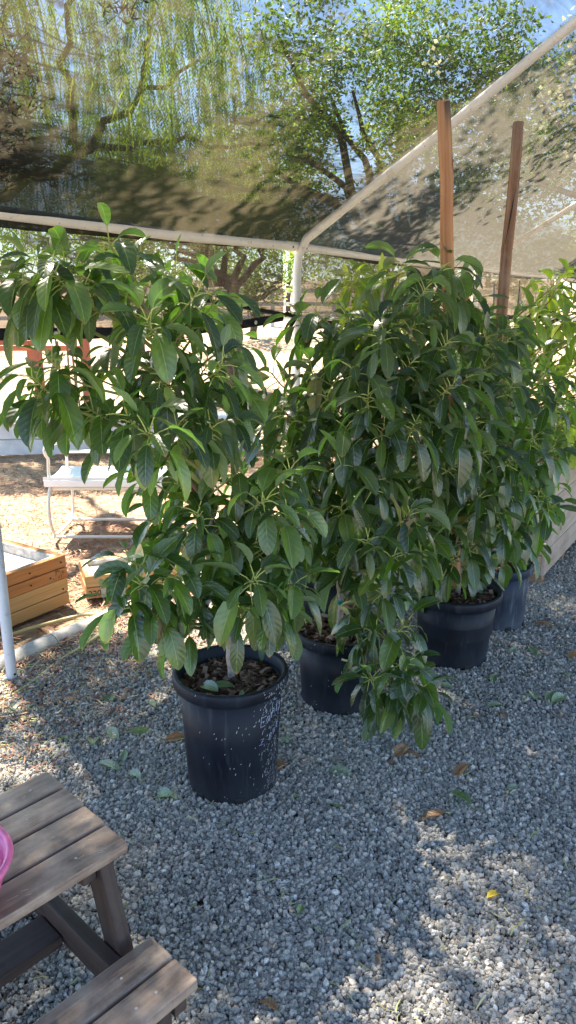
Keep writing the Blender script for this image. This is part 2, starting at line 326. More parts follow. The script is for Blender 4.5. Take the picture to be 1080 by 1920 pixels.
# ---------------------------------------------------------------- ground
def gz(x,y):
    d=max(0,y-20);z=min(3.2,d*.075)+(max(0,y-62)*.03)
    return z+(.25*noise.noise(V((x*.06,y*.06,0)))*min(1,d/15) if d>0 else 0)
b=MB()
xs=[-400,-200,-100,-60,-40,-30,-24,-18,-14,-11]+[-9+i*.75 for i in range(25)]+[11,14,18,24,30,40,60,100,200,400]
ys=[-60,-20,-8,-3,0]+[1+i*.6 for i in range(30)]+[19.5,20,21,22,24,26,28,30,33,36,40,45,50,56,62,70,85,110,150,220,400,700]
nx=len(xs)
def bumpz(x,y):return gz(x,y)+(.03*noise.noise(V((x*.9,y*.9,3)))-.02 if -9<x<9 and 0<y<19 else -.01)
gv=[(x,y,bumpz(x,y)) for y in ys for x in xs]
b.add(gv,[(j*nx+i,j*nx+i+1,(j+1)*nx+i+1,(j+1)*nx+i) for j in range(len(ys)-1) for i in range(nx-1)])
b.obj('ground',M['ground'],kind='structure')
def uv_of(x,y):
    d=V((x,y,0))-V((B0.x,B0.y,0));return d.dot(PD),d.dot(ED)   # across from the eave, along it
def bedz(u):return .022 if u>.05 else .022-.035*min(1,(.05-u)/.25)
b=MB();us=[-.28,-.15,-.05,.1,.5,1,2,3,4.5,6.5,9];vs_=[-8+i for i in range(24)]
P=[]
for vv in vs_:
    for uu in us:
        e=.07*math.sin(vv*2.1)+.05*math.sin(vv*5.3+1) if uu<-.1 else 0
        p=B0+PD*(uu+e)+ED*vv;P.append((p.x,p.y,bedz(uu)))
n_=len(us);b.add(P,[(j*n_+i,j*n_+i+1,(j+1)*n_+i+1,(j+1)*n_+i)[::-1] for j in range(len(vs_)-1) for i in range(n_-1)])
b.obj('gravel_bed',M['bed'],kind='structure')
# pebbles: one stuff object, geometry nodes instancing of five stone shapes
nr=np.random.default_rng(5)
def scatter(x0,x1,y0,y1,dens,cond):
    n=int((x1-x0)*(y1-y0)*dens);x=nr.uniform(x0,x1,n);y=nr.uniform(y0,y1,n);k=cond(x,y);return x[k],y[k]
def ucond(x,y):return (x-B0.x)*PD.x+(y-B0.y)*PD.y
fr=lambda x,y:(np.abs(x)<.46*y+.75)
e1=lambda x,y:ucond(x,y)>-.12+.10*np.sin(x*6)*np.sin(y*5)+nr.normal(0,.06,len(x))
A=scatter(-2.6,3,.7,2.6,29000,lambda x,y:fr(x,y)&e1(x,y))
Bq=scatter(-2.6,4,2.6,4.6,19500,lambda x,y:fr(x,y)&e1(x,y))
Cq=scatter(-1,5.5,4.6,8.5,5500,lambda x,y:fr(x,y)&e1(x,y))
px_=np.concatenate([A[0],Bq[0],Cq[0]]);py_=np.concatenate([A[1],Bq[1],Cq[1]]);npb=len(px_)
pz_=.024+nr.uniform(-.003,.009,npb)+.010*np.sin(px_*3.1+py_*1.7)*np.sin(py_*4.3-px_)*(py_<4)*.6
uu_=ucond(px_,py_);pz_-=np.clip((.05-uu_)/.25,0,1)*.03
me=bpy.data.meshes.new('gravel');me.vertices.add(npb);me.vertices.foreach_set('co',np.stack([px_,py_,pz_],1).ravel())
siz=np.clip(nr.lognormal(math.log(.0063),.33,npb),.0028,.0125);siz[len(A[0])+len(Bq[0]):]*=1.35
tone=np.clip(nr.beta(1.15,1.6,npb),0,1)
for nm,ar in (('siz',siz),('tone_in',tone)):
    a=me.attributes.new(nm,'FLOAT','POINT');a.data.foreach_set('value',ar.astype(np.float32))
a=me.attributes.new('rot','FLOAT_VECTOR','POINT');a.data.foreach_set('vector',nr.uniform(0,6.28,(npb,3)).astype(np.float32).ravel())
me.materials.append(M['pebble'])
gr=bpy.data.objects.new('gravel',me);COL.objects.link(gr);gr['kind']='stuff'
def gn():
    t=bpy.data.node_groups.new('gravel_nodes','GeometryNodeTree')
    t.interface.new_socket('Geometry',in_out='INPUT',socket_type='NodeSocketGeometry');t.interface.new_socket('Geometry',in_out='OUTPUT',socket_type='NodeSocketGeometry')
    N=t.nodes.new;K=t.links.new;i=N('NodeGroupInput');o=N('NodeGroupOutput');j=N('GeometryNodeGeometryToInstance')
    for k in range(5):
        s=N('GeometryNodeMeshIcoSphere');s.inputs['Subdivisions'].default_value=2 if k<3 else 1;s.inputs['Radius'].default_value=1
        no=N('ShaderNodeTexNoise');no.noise_dimensions='4D';no.inputs['W'].default_value=k*7.3;no.inputs['Scale'].default_value=.9;no.inputs['Detail'].default_value=1.5
        sb=N('ShaderNodeVectorMath');sb.operation='SUBTRACT';sb.inputs[1].default_value=(.5,.5,.5);K(no.outputs['Color'],sb.inputs[0])
        ml=N('ShaderNodeVectorMath');ml.operation='SCALE';ml.inputs['Scale'].default_value=2.3;K(sb.outputs[0],ml.inputs[0])
        sp=N('GeometryNodeSetPosition');K(s.outputs['Mesh'],sp.inputs['Geometry']);K(ml.outputs[0],sp.inputs['Offset'])
        tr=N('GeometryNodeTransform');tr.inputs['Scale'].default_value=[(1,.8,.62),(1.1,.7,.7),(.9,.9,.6),(1.2,.75,.55),(1,.85,.8)][k];K(sp.outputs[0],tr.inputs['Geometry'])
        sm=N('GeometryNodeSetShadeSmooth');sm.inputs['Shade Smooth'].default_value=False;K(tr.outputs[0],sm.inputs['Geometry'])
        mt=N('GeometryNodeSetMaterial');mt.inputs['Material'].default_value=M['pebble'];K(sm.outputs[0],mt.inputs['Geometry']);K(mt.outputs[0],j.inputs[0])
    ip=N('GeometryNodeInstanceOnPoints');ip.inputs['Pick Instance'].default_value=True;K(i.outputs[0],ip.inputs['Points']);K(j.outputs[0],ip.inputs['Instance'])
    def at(nm,ty):
        x=N('GeometryNodeInputNamedAttribute');x.data_type=ty;x.inputs['Name'].default_value=nm;return x.outputs['Attribute']
    K(at('rot','FLOAT_VECTOR'),ip.inputs['Rotation']);K(at('siz','FLOAT'),ip.inputs['Scale'])
    st=N('GeometryNodeStoreNamedAttribute');st.data_type='FLOAT';st.domain='INSTANCE';st.inputs['Name'].default_value='tone'
    K(ip.outputs[0],st.inputs['Geometry']);K(at('tone_in','FLOAT'),st.inputs['Value']);K(st.outputs[0],o.inputs[0]);return t
gr.modifiers.new('gravel','NODES').node_group=gn()
# dry litter (needles, bark shreds) over the ground beyond the kerb, clippings on the gravel
def strips(name,mat,n,region,lo,hi,w,zf):
    b=MB();k=0
    while k<n:
        x=rng.uniform(region[0],region[1]);y=rng.uniform(region[2],region[3]);u,v=uv_of(x,y)
        z=zf(u,x,y)
        if z is None:continue
        k+=1;l=rng.uniform(lo,hi);an=rng.uniform(0,6.28);d=V((math.cos(an),math.sin(an),rng.uniform(-.25,.3)));s_=V((-d.y,d.x,rng.uniform(-.5,.5))).normalized()*w*rng.uniform(.6,1.5)
        p=V((x,y,z+rng.uniform(.002,.012)));cv=V((rng.uniform(-1,1),rng.uniform(-1,1),0))*l*.12
        q=[p-s_,p+s_,p+d*l*.5+cv+s_,p+d*l*.5+cv-s_,p+d*l+s_*.5,p+d*l-s_*.5]
        b.add(q,[(0,1,2,3),(3,2,4,5)],None,0,rng.random(),False)
    return b.obj(name,mat,kind='stuff')
def zl(u,x,y):
    if u>-.1+.1*noise.noise(V((x*3,y*3,0))) :return None
    return bumpz(x,y)+.01 if rng.random()<.25+1.1*max(0,noise.noise(V((x*1.1,y*1.1,7)))+.25) else None
strips('dry_litter',M['litter'],26000,(-3.6,1.3,2.6,8.5),.025,.09,.0026,zl)
def zg(u,x,y):
    if u<-.15 or abs(x)>.46*y+.4:return None
    dn=.06+.94*max(0,min(1,(.75-u)/.7))
    return .034 if rng.random()<dn else None
strips('gravel_clippings',M['clipping'],2600,(-2.2,3,1.0,5),.015,.055,.0016,zg)
def zh(u,x,y):return .036 if -.2<u<.9 and y<4.6 and rng.random()<(1-max(0,u)/.9)**1.5 else None
strips('bark_shreds',M['litter'],6500,(-2.4,1.0,1.9,5),.015,.055,.0024,zh)
# ---------------------------------------------------------------- shade canopy
RS=.61;RU=1.85
canopy=thing('shade_canopy','white steel pipe canopy covered with wrinkled brown shade netting over the potted trees','canopy',(B0.x,B0.y,0))
VS=[-2.378,0,3.38,6.6];VM=[-4.9]+VS+[9.6]
def cp(u,v,z=None):
    p=B0+PD*u+ED*v;p.z=2.0+RS*u if z is None else z;return p
def roofz(u):return 2.0+RS*u if u<=RU else 2.0+RS*(2*RU-u)
for v in [-4.9,-2.378,0,3.38,6.6]:
    for side in (0,1):
        ue=0 if side==0 else 2*RU;sg=1 if side==0 else -1
        f=cp(ue,v,0);t=cp(ue,v,1.86)
        def pb(b,f=f,t=t,ue=ue,sg=sg,v=v):
            b.tube([f+UP*.02,f+UP*.9,t],.0235,14);b.tube([t-UP*.32,t,cp(ue+sg*.012,v,1.95),cp(ue+sg*.07,v,2.045),cp(ue+sg*.3,v,2.0+RS*.3)],.028,14)
        po=part('post',pb,M['bluepipe'] if v==-2.378 and side==0 else M['pipe'],canopy)
        part('base_plate',lambda b,f=f:b.lathe(f,[(0,.035),(.055,.034),(.06,.03),(.06,.02),(0,.02)],20),M['cream'],po)
        for zz,dd in ((.06,PD),(1.75,-ED)):
            c=V((f.x,f.y,zz));part('bolt',lambda b:b.tube([c+dd*.019,c+dd*.0255],.006,8),M['hole'],po)
        if v==-2.378:continue
        part('rafter',lambda b,ue=ue,sg=sg,v=v:b.tube([cp(ue+sg*.3,v,2+RS*.3),cp(ue+sg*.9,v,2+RS*.9-.015),cp(ue+sg*1.78,v,2+RS*1.78)],.026,14),M['pipe'],canopy)
        part('sleeve',lambda b,ue=ue,sg=sg,v=v:b.tube([cp(ue+sg*.62,v,2+RS*.62-.008),cp(ue+sg*.66,v,2+RS*.66-.009)],.028,14),M['cream'],canopy)
    if v!=-2.378:part('ridge_joint',lambda b,v=v:b.tube([cp(RU-.12,v,2+RS*(RU-.12)),cp(RU,v,2+RS*RU+.01),cp(RU+.12,v,2+RS*(RU-.12))],.0245,12),M['pipe'],canopy)
for i in range(len(VM)-1):
    for ue in (0,RU,2*RU):
        z=2.0 if ue!=RU else 2+RS*RU
        v0,v1=VM[i],VM[i+1];j0=.0 if i else 0
        def rb(b,ue=ue,z=z,v0=v0,v1=v1):
            b.tube([cp(ue,v0+.1,z),cp(ue,(v0+v1)/2,z-.012),cp(ue,v1-.1,z)],.0265,14)
        part('eave_rail' if ue!=RU else 'ridge_rail',rb,M['pipe'],canopy)
        if i:
            jb=part('joint_sleeve',lambda b,ue=ue,z=z,v0=v0:b.tube([cp(ue,v0-.13,z),cp(ue,v0,z+.002),cp(ue,v0+.13,z)],.0295,14),M['pipe'],canopy)
            for k in (-.09,.07):part('bolt',lambda b:b.tube([cp(ue,v0+k,z-.006)+PD*.026,cp(ue,v0+k,z-.006)+PD*.0315],.006,8),M['hole'],jb)
# netting panels, each spans two rafters
def sagz(u,v,v0,v1):
    t=(v-v0)/(v1-v0);s=4*t*(1-t);uu=u if u<=RU else 2*RU-u
    return .035-.13*s*(.35+.65*math.sin(math.pi*min(1,uu/RU)))
VP_=[-4.9,0,3.38,6.6,9.6]
for i in range(len(VP_)-1):
    v0,v1=VP_[i],VP_[i+1]
    for side in (0,1):
        def nb(b,v0=v0,v1=v1,side=side):
            nu,nv=80,(110 if i==0 else 80);P=[]
            for a in range(nu+1):
                for c in range(nv+1):
                    u=RU*a/nu if side==0 else RU+RU*a/nu;v=v0+(v1-v0)*c/nv
                    uu=u if side==0 else 2*RU-u
                    z=roofz(u)+sagz(u,v,v0,v1)
                    ed=min(1,(v-v0)*5,(v1-v)*5)*min(1,.35+uu*3)
                    z+=ed*(.028*noise.noise(V((u*5.5,v*.8+u*1.2,side)))+.014*noise.noise(V((u*14-v*1.5,v*2.2,5)))+.010*noise.noise(V((u*30+v*3,v*5,9))))
                    if uu<.001:z-=.045;u+= -.028 if side==0 else .028
                    P.append(cp(u,v,z))
            b.add(P,[(a*(nv+1)+c,a*(nv+1)+c+1,(a+1)*(nv+1)+c+1,(a+1)*(nv+1)+c) for a in range(nu) for c in range(nv)])
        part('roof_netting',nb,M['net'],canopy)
# side curtain panels from the eave down to a black hem
def hemz(v):
    if v<=0:
        t=(v+4.9)/4.9
        return 1.535+.02*math.sin(v*1.3)+(.05*max(0,(v+1.2)/1.2)**2)
    return 1.50+.015*math.sin(v*2)
def curtain(v0,v1):
    def cb(b):
        nv,nz=90,14;P=[]
        for c in range(nv+1):
            v=v0+(v1-v0)*c/nv
            for a in range(nz+1):
                t=a/nz;z=1.975*(1-t)+hemz(v)*t
                u=-.03+.03*noise.noise(V((v*2.2,t*1.4,1)))*(.3+t)+.012*noise.noise(V((v*7,t*5,2)))
                P.append(cp(u,v,z))
        b.add(P,[(c*(nz+1)+a,c*(nz+1)+a+1,(c+1)*(nz+1)+a+1,(c+1)*(nz+1)+a) for c in range(nv) for a in range(nz)])
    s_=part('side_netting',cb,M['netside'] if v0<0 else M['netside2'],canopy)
    def hb(b):
        nv=90;P=[]
        for c in range(nv+1):
            v=v0+(v1-v0)*c/nv
            for dz,du in ((.025,.004),(-.025,.006),(-.025,-.004),(.025,-.004)):
                u=-.03+.03*noise.noise(V((v*2.2,1.4,1)))*1.3+.012*noise.noise(V((v*7,5,2)))+du
                P.append(cp(u,v,hemz(v)+dz*(1+.15*noise.noise(V((v*9,0,0))))))
        b.add(P,[(c*4+a,c*4+(a+1)%4,(c+1)*4+(a+1)%4,(c+1)*4+a) for c in range(nv) for a in range(4)])
    h=part('hem_band',hb,M['strap'],canopy)
    vv=v0+.45
    while vv<v1:
        c=cp(.012,vv,hemz(vv));c+=PD*(.03*noise.noise(V((vv*2.2,1.4,1)))*1.3-.03)
        part('grommet',lambda b,c=c:b.tube([c,c+PD*.006],.011,12),M['cream'],h)
        vv+=.75
for a,c in ((-4.9,-2.45),(-2.41,-.12),(.04,3.36),(3.4,6.6)):curtain(a,c)
def strap(b):
    p0=cp(-.01,-1.0,1.68);p1=cp(0.0,-.14,1.585);p2=cp(.02,.02,1.585)
    b.box((p0+p1)/2,(p1-p0),PD,(p1-p0).cross(PD),(p1-p0).length,.006,.022);b.box((p1+p2)/2,(p2-p1),PD,(p2-p1).cross(PD),(p2-p1).length,.008,.03)
    b.tube([cp(-.02,-.1,1.6),cp(.03,-.06,1.56),cp(.02,-.12,1.50)],.012,8)
part('corner_strap',strap,M['strap'],canopy)
def hang(b):
    for k in range(3):
        o=k*.03;b.tube([cp(.01,4.25+o,1.97),cp(.03,4.22+o*2,1.8),cp(0,4.28-o,1.65),cp(.02,4.3+o,1.5)],.009,6)
part('hanging_strap',hang,M['strap'],canopy)
# ---------------------------------------------------------------- pots
def pot(name,label,c,rt,h,rb,mat,soilz=.05):
    t=thing(name,label,'pot',c,'black nursery pots under the canopy')
    lip=.045
    part('body',lambda b:b.lathe(c,[(0,.004),(rb-.012,.004),(rb-.004,.0),(rb,.012),(rb+(rt-.012-rb)*.5,h*.5),(rt-.012,h-lip),(rt-.016,h-lip),(rt-.022,h-.08),(rt-.024,h-.2)],72,wob=.006),mat,t)
    part('rim',lambda b:b.lathe(c,[(rt-.013,h-lip-.001),(rt+.003,h-lip),(rt+.008,h-lip+.006),(rt+.010,h-.008),(rt+.006,h),(rt-.004,h),(rt-.010,h-.005),(rt-.019,h-.09)],72,wob=.006),mat,t)
    def sb(b):
        n=26;m=10;P=[V((c.x,c.y,c.z+h-soilz+.012))]
        for i in range(1,m+1):
            for k in range(n):
                a=6.283*k/n;r=(rt-.014)*i/m;x=c.x+r*math.cos(a);y=c.y+r*math.sin(a)
                P.append(V((x,y,c.z+h-soilz+.012*noise.noise(V((x*25,y*25,0)))+.006*noise.noise(V((x*60,y*60,0))))))
        F=[(0,1+k,1+(k+1)%n) for k in range(n)]+[(1+i*n+k,1+(i+1)*n+k,1+(i+1)*n+(k+1)%n,1+i*n+(k+1)%n) for i in range(m-1) for k in range(n)]
        b.add(P,F)
    s_=part('soil',sb,M['soil'],t)
    def cb(b):
        for k in range(420):
            a=rng.uniform(0,6.283);r=(rt-.03)*math.sqrt(rng.random());p=V((c.x+r*math.cos(a),c.y+r*math.sin(a),c.z+h-soilz+rng.uniform(.0,.016)))
            l=rng.uniform(.008,.04)*(1.2 if rng.random()<.3 else .7);d=V((rng.uniform(-1,1),rng.uniform(-1,1),rng.uniform(-.35,.35))).normalized();e=d.cross(V((rng.uniform(-.4,.4),rng.uniform(-.4,.4),1))).normalized();f=d.cross(e)
            n0=len(b.rn);b.box(p,d,e,f,l,l*rng.uniform(.25,.6),.003+.003*rng.random());r_=rng.random()**1.4
            for q in range(n0,len(b.rn)):b.rn[q]=r_
    part('bark_chips',cb,M['chip'],t,kind='stuff')
    # drainage notches at the base
    for an in (-2.3,-1.35,-.5,.6,1.8,3.0):
        q=V((c.x+math.cos(an)*(rb-.002),c.y+math.sin(an)*(rb-.002),c.z+.014))
        rd=V((math.cos(an),math.sin(an),0));tn=V((-rd.y,rd.x,0))
        part('drain_hole',lambda b:b.box(q,tn,rd,UP,.034,.012,.026),M['hole'],t,bevel=.004)
    return t
PZ=.026
P1=atz(437,1470);P2=atz(635,1318);P3=atz(848,1238);P4=atz(925,1172);P5=atz(592,1178)
for p in (P1,P2,P3,P4,P5):p.z=PZ
H1,H2,H3,H4,H5=.43,.335,.345,.335,.31
RT1,RT2,RT3,RT4,RT5=.187,.19,.198,.17,.18
t1=pot('nursery_pot','black nursery pot flecked with white paint and handwriting, nearest to the picnic table',P1,RT1,H1,.155,M['pot'],.05)
t2=pot('nursery_pot','black nursery pot with a cut yellow stem at its rim, second nearest the picnic table',P2,RT2,H2,.158,M['pot'],.03)
t3=pot('nursery_pot','plain black nursery pot holding the straight orange wooden stake',P3,RT3,H3,.155,M['pot'],.035)
t4=pot('nursery_pot','faded bluish nursery pot standing beside the wooden bin',P4,RT4,H4,.15,M['potold'],.03)
t5=pot('nursery_pot','dark nursery pot half hidden behind the two nearest pots',P5,RT5,H5,.15,M['pot'],.03)
# paint flecks + writing on pot 1
def surf(c,rb,rt,h,an,z,o=.0012):
    r=rb+(rt-.012-rb)*(z/(h-.045)) if z<h-.045 else rt+.0095
    return V((c.x+math.cos(an)*(r*1.006+o),c.y+math.sin(an)*(r*1.006+o),c.z+z))
def flecks(c,rb,rt,h,n,a0,spread,up=True):
    def fb(b):
        for k in range(n):
            an=R(a0)+rng.gauss(0,R(spread));z=rng.uniform(.02,h-.004)
            if abs(z-(h-.045))<.006:continue
            l=rng.uniform(.002,.008)*(1.7 if rng.random()<.15 else 1);w_=rng.uniform(.0003,.0010);sl=rng.uniform(.15,.55)
            p=[surf(c,rb,rt,h,an-w_/rt,z),surf(c,rb,rt,h,an+w_/rt,z),surf(c,rb,rt,h,an+(w_*.6+sl*l)/rt,z+l),surf(c,rb,rt,h,an+(-w_*.6+sl*l)/rt,z+l)]
            b.add(p,[(0,1,2,3)],None,0,.5,False)
    return fb
part('paint_spatter',flecks(P1,.155,RT1,H1,430,-29,14),M['splat'],t1,kind='stuff')
part('paint_spatter',flecks(P1,.155,RT1,H1,26,-90,30),M['splat'],t1,kind='stuff')
part('paint_spatter',flecks(P2,.158,RT2,H2,14,-120,25),M['splat'],t2,kind='stuff')
STR={'E':[[(1,1),(0,.95),(.05,0),(.9,.05)],[(0,.5),(.7,.55)]],'a':[[(.8,.55),(.3,.6),(.05,.25),(.3,0),(.75,.3),(.8,.6),(.85,.0)]],'r':[[(.1,.6),(.15,0)],[(.12,.4),(.4,.62),(.8,.58)]],
 'l':[[(.4,1.15),(.3,.1),(.6,0)]],'y':[[(.1,.6),(.35,.15),(.82,.6),(.6,-.1),(.1,-.4)]],'z':[[(0,.8),(.9,.85),(.1,.05),(.9,.1)],[(.25,.45),(.75,.48)]],'o':[[(.5,.6),(.1,.35),(.3,0),(.75,.2),(.7,.55),(.5,.6)]],
 't':[[(.45,1),(.4,.1),(.75,0)],[(.1,.65),(.85,.72)]],'h':[[(.15,1.1),(.1,0),(.12,.4),(.5,.6),(.75,.35),(.8,0)]]}
def writing(text,an0,z0,hgt,adv):
    def wb(b):
        a=R(an0)
        for ch in text:
            if ch!=' ':
                for st in STR[ch]:
                    pts=[surf(P1,.155,RT1,H1,a+x*hgt*.62/RT1+y*.1*hgt/RT1,z0+y*hgt+(a-R(an0))*.06,.001) for x,y in st]
                    b.tube(pts,.0008,5)
            a+=adv/RT1
    return wb
part('handwriting',writing('Early',-52,.285,.036,.026),M['chalk'],t1)
part('handwriting',writing('z oat',-52,.215,.028,.022),M['chalk'],t1)
part('yellow_stub',lambda b:b.tube(bez(aty(641,1236,P2.y-.22),aty(655,1243,P2.y-.24),aty(678,1238,P2.y-.23),aty(680,1212,P2.y-.2),8),[.0045,.0042,.004,.004,.0038,.0035,.003,.0028,.0025],8),M['stub'],t2)
# ---------------------------------------------------------------- leaves
TT=[0,.09,.22,.40,.58,.76,.90,.965,1.0];WW=[.05,.42,.78,.98,1.0,.82,.48,.22,.02];XS=[-1,-.5,0,.5,1]
def leaf(b,p,d,Ln,W,droop,roll,rn,mi=0,fold=.25,curl=0.0,twist=0.0):
    d=d.normalized();up=UP if abs(d.z)<.95 else V((rng.uniform(-1,1),rng.uniform(-1,1),0)).normalized()
    s=d.cross(up).normalized();n=s.cross(d);s=(s*math.cos(roll)+n*math.sin(roll)).normalized()
    P=[];p=p.copy();last=0;ph=rng.uniform(0,6.28);wv=rng.uniform(.0,.10)
    for i,t in enumerate(TT):
        dt=t-last;last=t
        if dt:
            d=(d+V((0,0,-1))*droop*dt*(1.3 if t<.5 else .8)).normalized();p=p+d*(dt*Ln)
        s=(s-d*s.dot(d)).normalized()
        if twist:s=(s+s.cross(d)*twist*dt).normalized()
        n=s.cross(d);hw=W*WW[i]*.5
        for x in XS:
            P.append(p+s*(x*hw)+n*(abs(x)*hw*fold-curl*(t**2)*Ln*.2+hw*wv*math.sin(ph+t*15+x*2)*abs(x)))
    F=[];U=[]
    for i in range(len(TT)-1):
        for k in range(4):
            F.append((i*5+k,i*5+k+1,(i+1)*5+k+1,(i+1)*5+k));U.append([(.5+XS[k]/2,TT[i]),(.5+XS[k+1]/2,TT[i]),(.5+XS[k+1]/2,TT[i+1]),(.5+XS[k]/2,TT[i+1])])
    b.add(P,F,U,mi,rn)
def rosette(b,tip,ax,n,Lm,spread=1.0,dr=1.0,bright=0.0):
    ax=ax.normalized();q=ax.orthogonal().normalized();q2=ax.cross(q);a=rng.uniform(0,6.28)
    for k in range(n):
        f=k/max(1,n-1);a+=2.4+rng.uniform(-.3,.3)
        el=R(100-62*f)*spread+rng.uniform(-.2,.2);rad=q*math.cos(a)+q2*math.sin(a)
        d=ax*math.cos(el)+rad*math.sin(el);base=tip-ax*(.06*(1-f))
        l=Lm*rng.uniform(.62,1.22)*(1-.35*f**2);pl=rng.uniform(.028,.055);p1=base+d*pl*.6;d1=(d+V((0,0,-.25*dr))).normalized();p2=p1+d1*pl*.5
        b.tube([base,p1,p2],[.0020,.0018,.0016],4,1,False)
        lw=l*rng.uniform(.33,.46)
        r_=min(1,max(0,rng.betavariate(1.6,2.4)+bright*(.3+f*.5)+(.35 if rng.random()<.07 else 0)))
        leaf(b,p2,d1,l,lw,dr*rng.uniform(.5,2.4)*(1.2-.7*f),rng.uniform(-.55,.55),r_,0,rng.uniform(.12,.75),rng.uniform(-.1,.3),rng.uniform(-.6,.6))
def inpoly(x,y,P):
    c=False;j=len(P)-1
    for i in range(len(P)):
        if (P[i][1]>y)!=(P[j][1]>y) and x<(P[j][0]-P[i][0])*(y-P[i][1])/(P[j][1]-P[i][1])+P[i][0]:c=not c
        j=i
    return c
def fill(poly,n,y0,y1,md,pts):
    out=list(pts);x0=min(p[0] for p in poly);x1=max(p[0] for p in poly);a0=min(p[1] for p in poly);a1=max(p[1] for p in poly);tries=0
    while len(out)-len(pts)<n and tries<9000:
        tries+=1;x=rng.uniform(x0,x1);y=rng.uniform(a0,a1)
        if not inpoly(x,y,poly):continue
        p=aty(x,y,rng.uniform(y0,y1))
        if all((p-q).length>md for q in out):out.append(p)
    return out
def avocado(name,label,base,trunk,tips,Lm,mats,nl=(8,13),cat='tree',brown=.25,dr=1.0,bright=0.0,group=None,tie=None,rt=.013,spread=1.0):
    t=thing(name,label,cat,base,group)
    tk=[V(p) for p in trunk];fine=[]
    for i in range(len(tk)-1):
        for k in range(4):
            q=tk[i].lerp(tk[i+1],k/4);fine.append(q+V((rng.uniform(-1,1),rng.uniform(-1,1),0))*.006)
    fine.append(tk[-1]);m=len(fine)
    part('trunk',lambda b:b.tube(fine,[rt*(1-.65*i/(m-1)) for i in range(m)],10),M['bark'],t)
    fb=MB()
    for tip in tips:
        best=None
        for i,q in enumerate(fine):
            if i<2:continue
            hd=math.hypot(tip.x-q.x,tip.y-q.y);want=tip.z-.55*hd-.05
            c=abs(q.z-want)+.25*hd
            if best is None or c<best[0]:best=(c,i)
        q=fine[best[1]];d=tip-q;L_=d.length;h_=V((d.x,d.y,0));hn=h_.normalized() if h_.length>.02 else V((rng.uniform(-1,1),rng.uniform(-1,1),0)).normalized()
        c1=q+hn*L_*.25+UP*L_*.30+V((rng.uniform(-1,1),rng.uniform(-1,1),rng.uniform(-1,1)))*L_*.1
        e=(hn*rng.uniform(.4,.9)+UP*(rng.uniform(.4,1.1) if d.z>-.05 else rng.uniform(-.5,.15))).normalized()
        c2=tip-e*L_*.33;pts=bez(q,c1,c2,tip,9);r0=min(.0085,.003+.008*L_)
        part('branch',lambda b:b.tube(pts,[r0*(1-i/9)+.0022*(i/9) for i in range(10)],7),M['twigbrown'] if rng.random()<brown else M['twiggreen'],t)
        rosette(fb,tip,e,rng.randint(*nl),Lm,spread,dr,bright)
        if L_>.28 and rng.random()<.45:   # a few leaves further back on the branch
            k=rng.choice([5,6]);rosette(fb,pts[k],(pts[k+1]-pts[k]),rng.randint(3,6),Lm*.95,1.0,dr,bright)
    fb.obj('foliage',mats,t)
    if tie:
        part('tie_tape',lambda b:b.tube([tie-UP*.008,tie+UP*.008],rt*1.25,10),M['zip'],t)
    return t
LM=[M['leaf'],M['petiole']];LD=[M['leafdark'],M['petiole']];LY=[M['leafyellow'],M['petiole']]
y=P1.y
T1=[(120,492,-.1),(205,455,.05),(245,505,-.05),(45,500,0),(330,510,.1),(372,545,-.05),(405,560,.1),(275,600,-.15),(345,625,.1),(445,640,.1),(300,560,.25),
 (95,675,-.15),(75,745,-.1),(120,745,0),(165,765,-.1),(520,1010,0),(545,880,.1),(60,705,-.2),(150,690,0),(215,650,.15),(300,700,-.1),(385,690,0),(440,715,.2),(235,770,-.25),(330,800,-.2),(275,810,-.35),(395,800,-.1),(440,770,.1),
 (330,900,.1),(390,880,.2),(450,880,0),(370,960,-.1),(440,960,.05),(300,960,.15),(500,935,-.1),(240,1050,-.25),(262,1095,-.3),(335,1075,-.25),(395,1085,.1),(330,1000,.1),(480,1085,-.25),
 (420,1040,0),(470,1000,.1),(540,960,-.1),(500,1110,-.15),(385,1110,-.1),(310,1120,-.1),(425,1110,.12),(555,1095,-.15),(525,1140,-.2),(345,1150,-.2),(460,1140,-.22),(285,1150,-.28),(225,1120,-.3),(520,1040,.05),(40,515,-.15),(95,500,-.2),(15,545,0),(150,530,-.1),(540,1000,0)]
tips1=fill([(180,520),(470,560),(500,900),(520,1080),(330,1080),(260,900),(200,760)],15,y-.1,y+.35,.10,[aty(a,c,y+d) for a,c,d in T1])
avocado('avocado_tree','leggy avocado tree in the paint flecked pot, drooping before the metal bench',P1+UP*.38,
 [P1+UP*.37,aty(432,1215,y),aty(415,1120,y+.03),aty(400,1000,y+.04),aty(375,880,y+.03),aty(345,760,y+.03),aty(310,660,y+.02),aty(262,560,y),aty(245,500,y)],tips1,.143,LM,(9,14),brown=.1,tie=aty(385,885,y+.03),dr=1.05)
y=P2.y
T2=[(650,595,0),(590,580,.05),(705,610,-.1),(760,500,.1),(830,500,0),(800,540,-.1),(720,620,-.2),(620,640,0),(560,600,.1),(860,540,.1),(510,700,0),(530,770,-.1),(660,690,-.25),(770,680,-.2),(840,640,-.1),(850,720,-.2),
 (690,740,-.3),(610,740,-.2),(650,800,-.3),(720,800,-.3),(780,790,-.3),(590,850,-.2),(640,870,-.35),(700,900,-.35),(560,900,-.1),(820,830,-.2),(690,1010,-.4),(740,1040,-.4),(660,1060,-.3),(770,960,-.3),(610,960,-.2),(560,1000,-.15),(720,1100,-.4),(800,1030,-.2),(640,950,-.3)]
tips2=fill([(545,640),(640,600),(740,590),(860,520),(900,800),(800,1060),(640,1060),(540,960),(500,800)],46,y-.2,y+.3,.115,[aty(a,c,y+d) for a,c,d in T2])
low=[(705,1180,-.35),(762,1170,-.38),(745,1285,-.45),(765,1240,-.47),(700,1275,-.5),(748,1318,-.5),(795,1300,-.52)]
tips2+=[aty(a,c,y+d) for a,c,d in low]
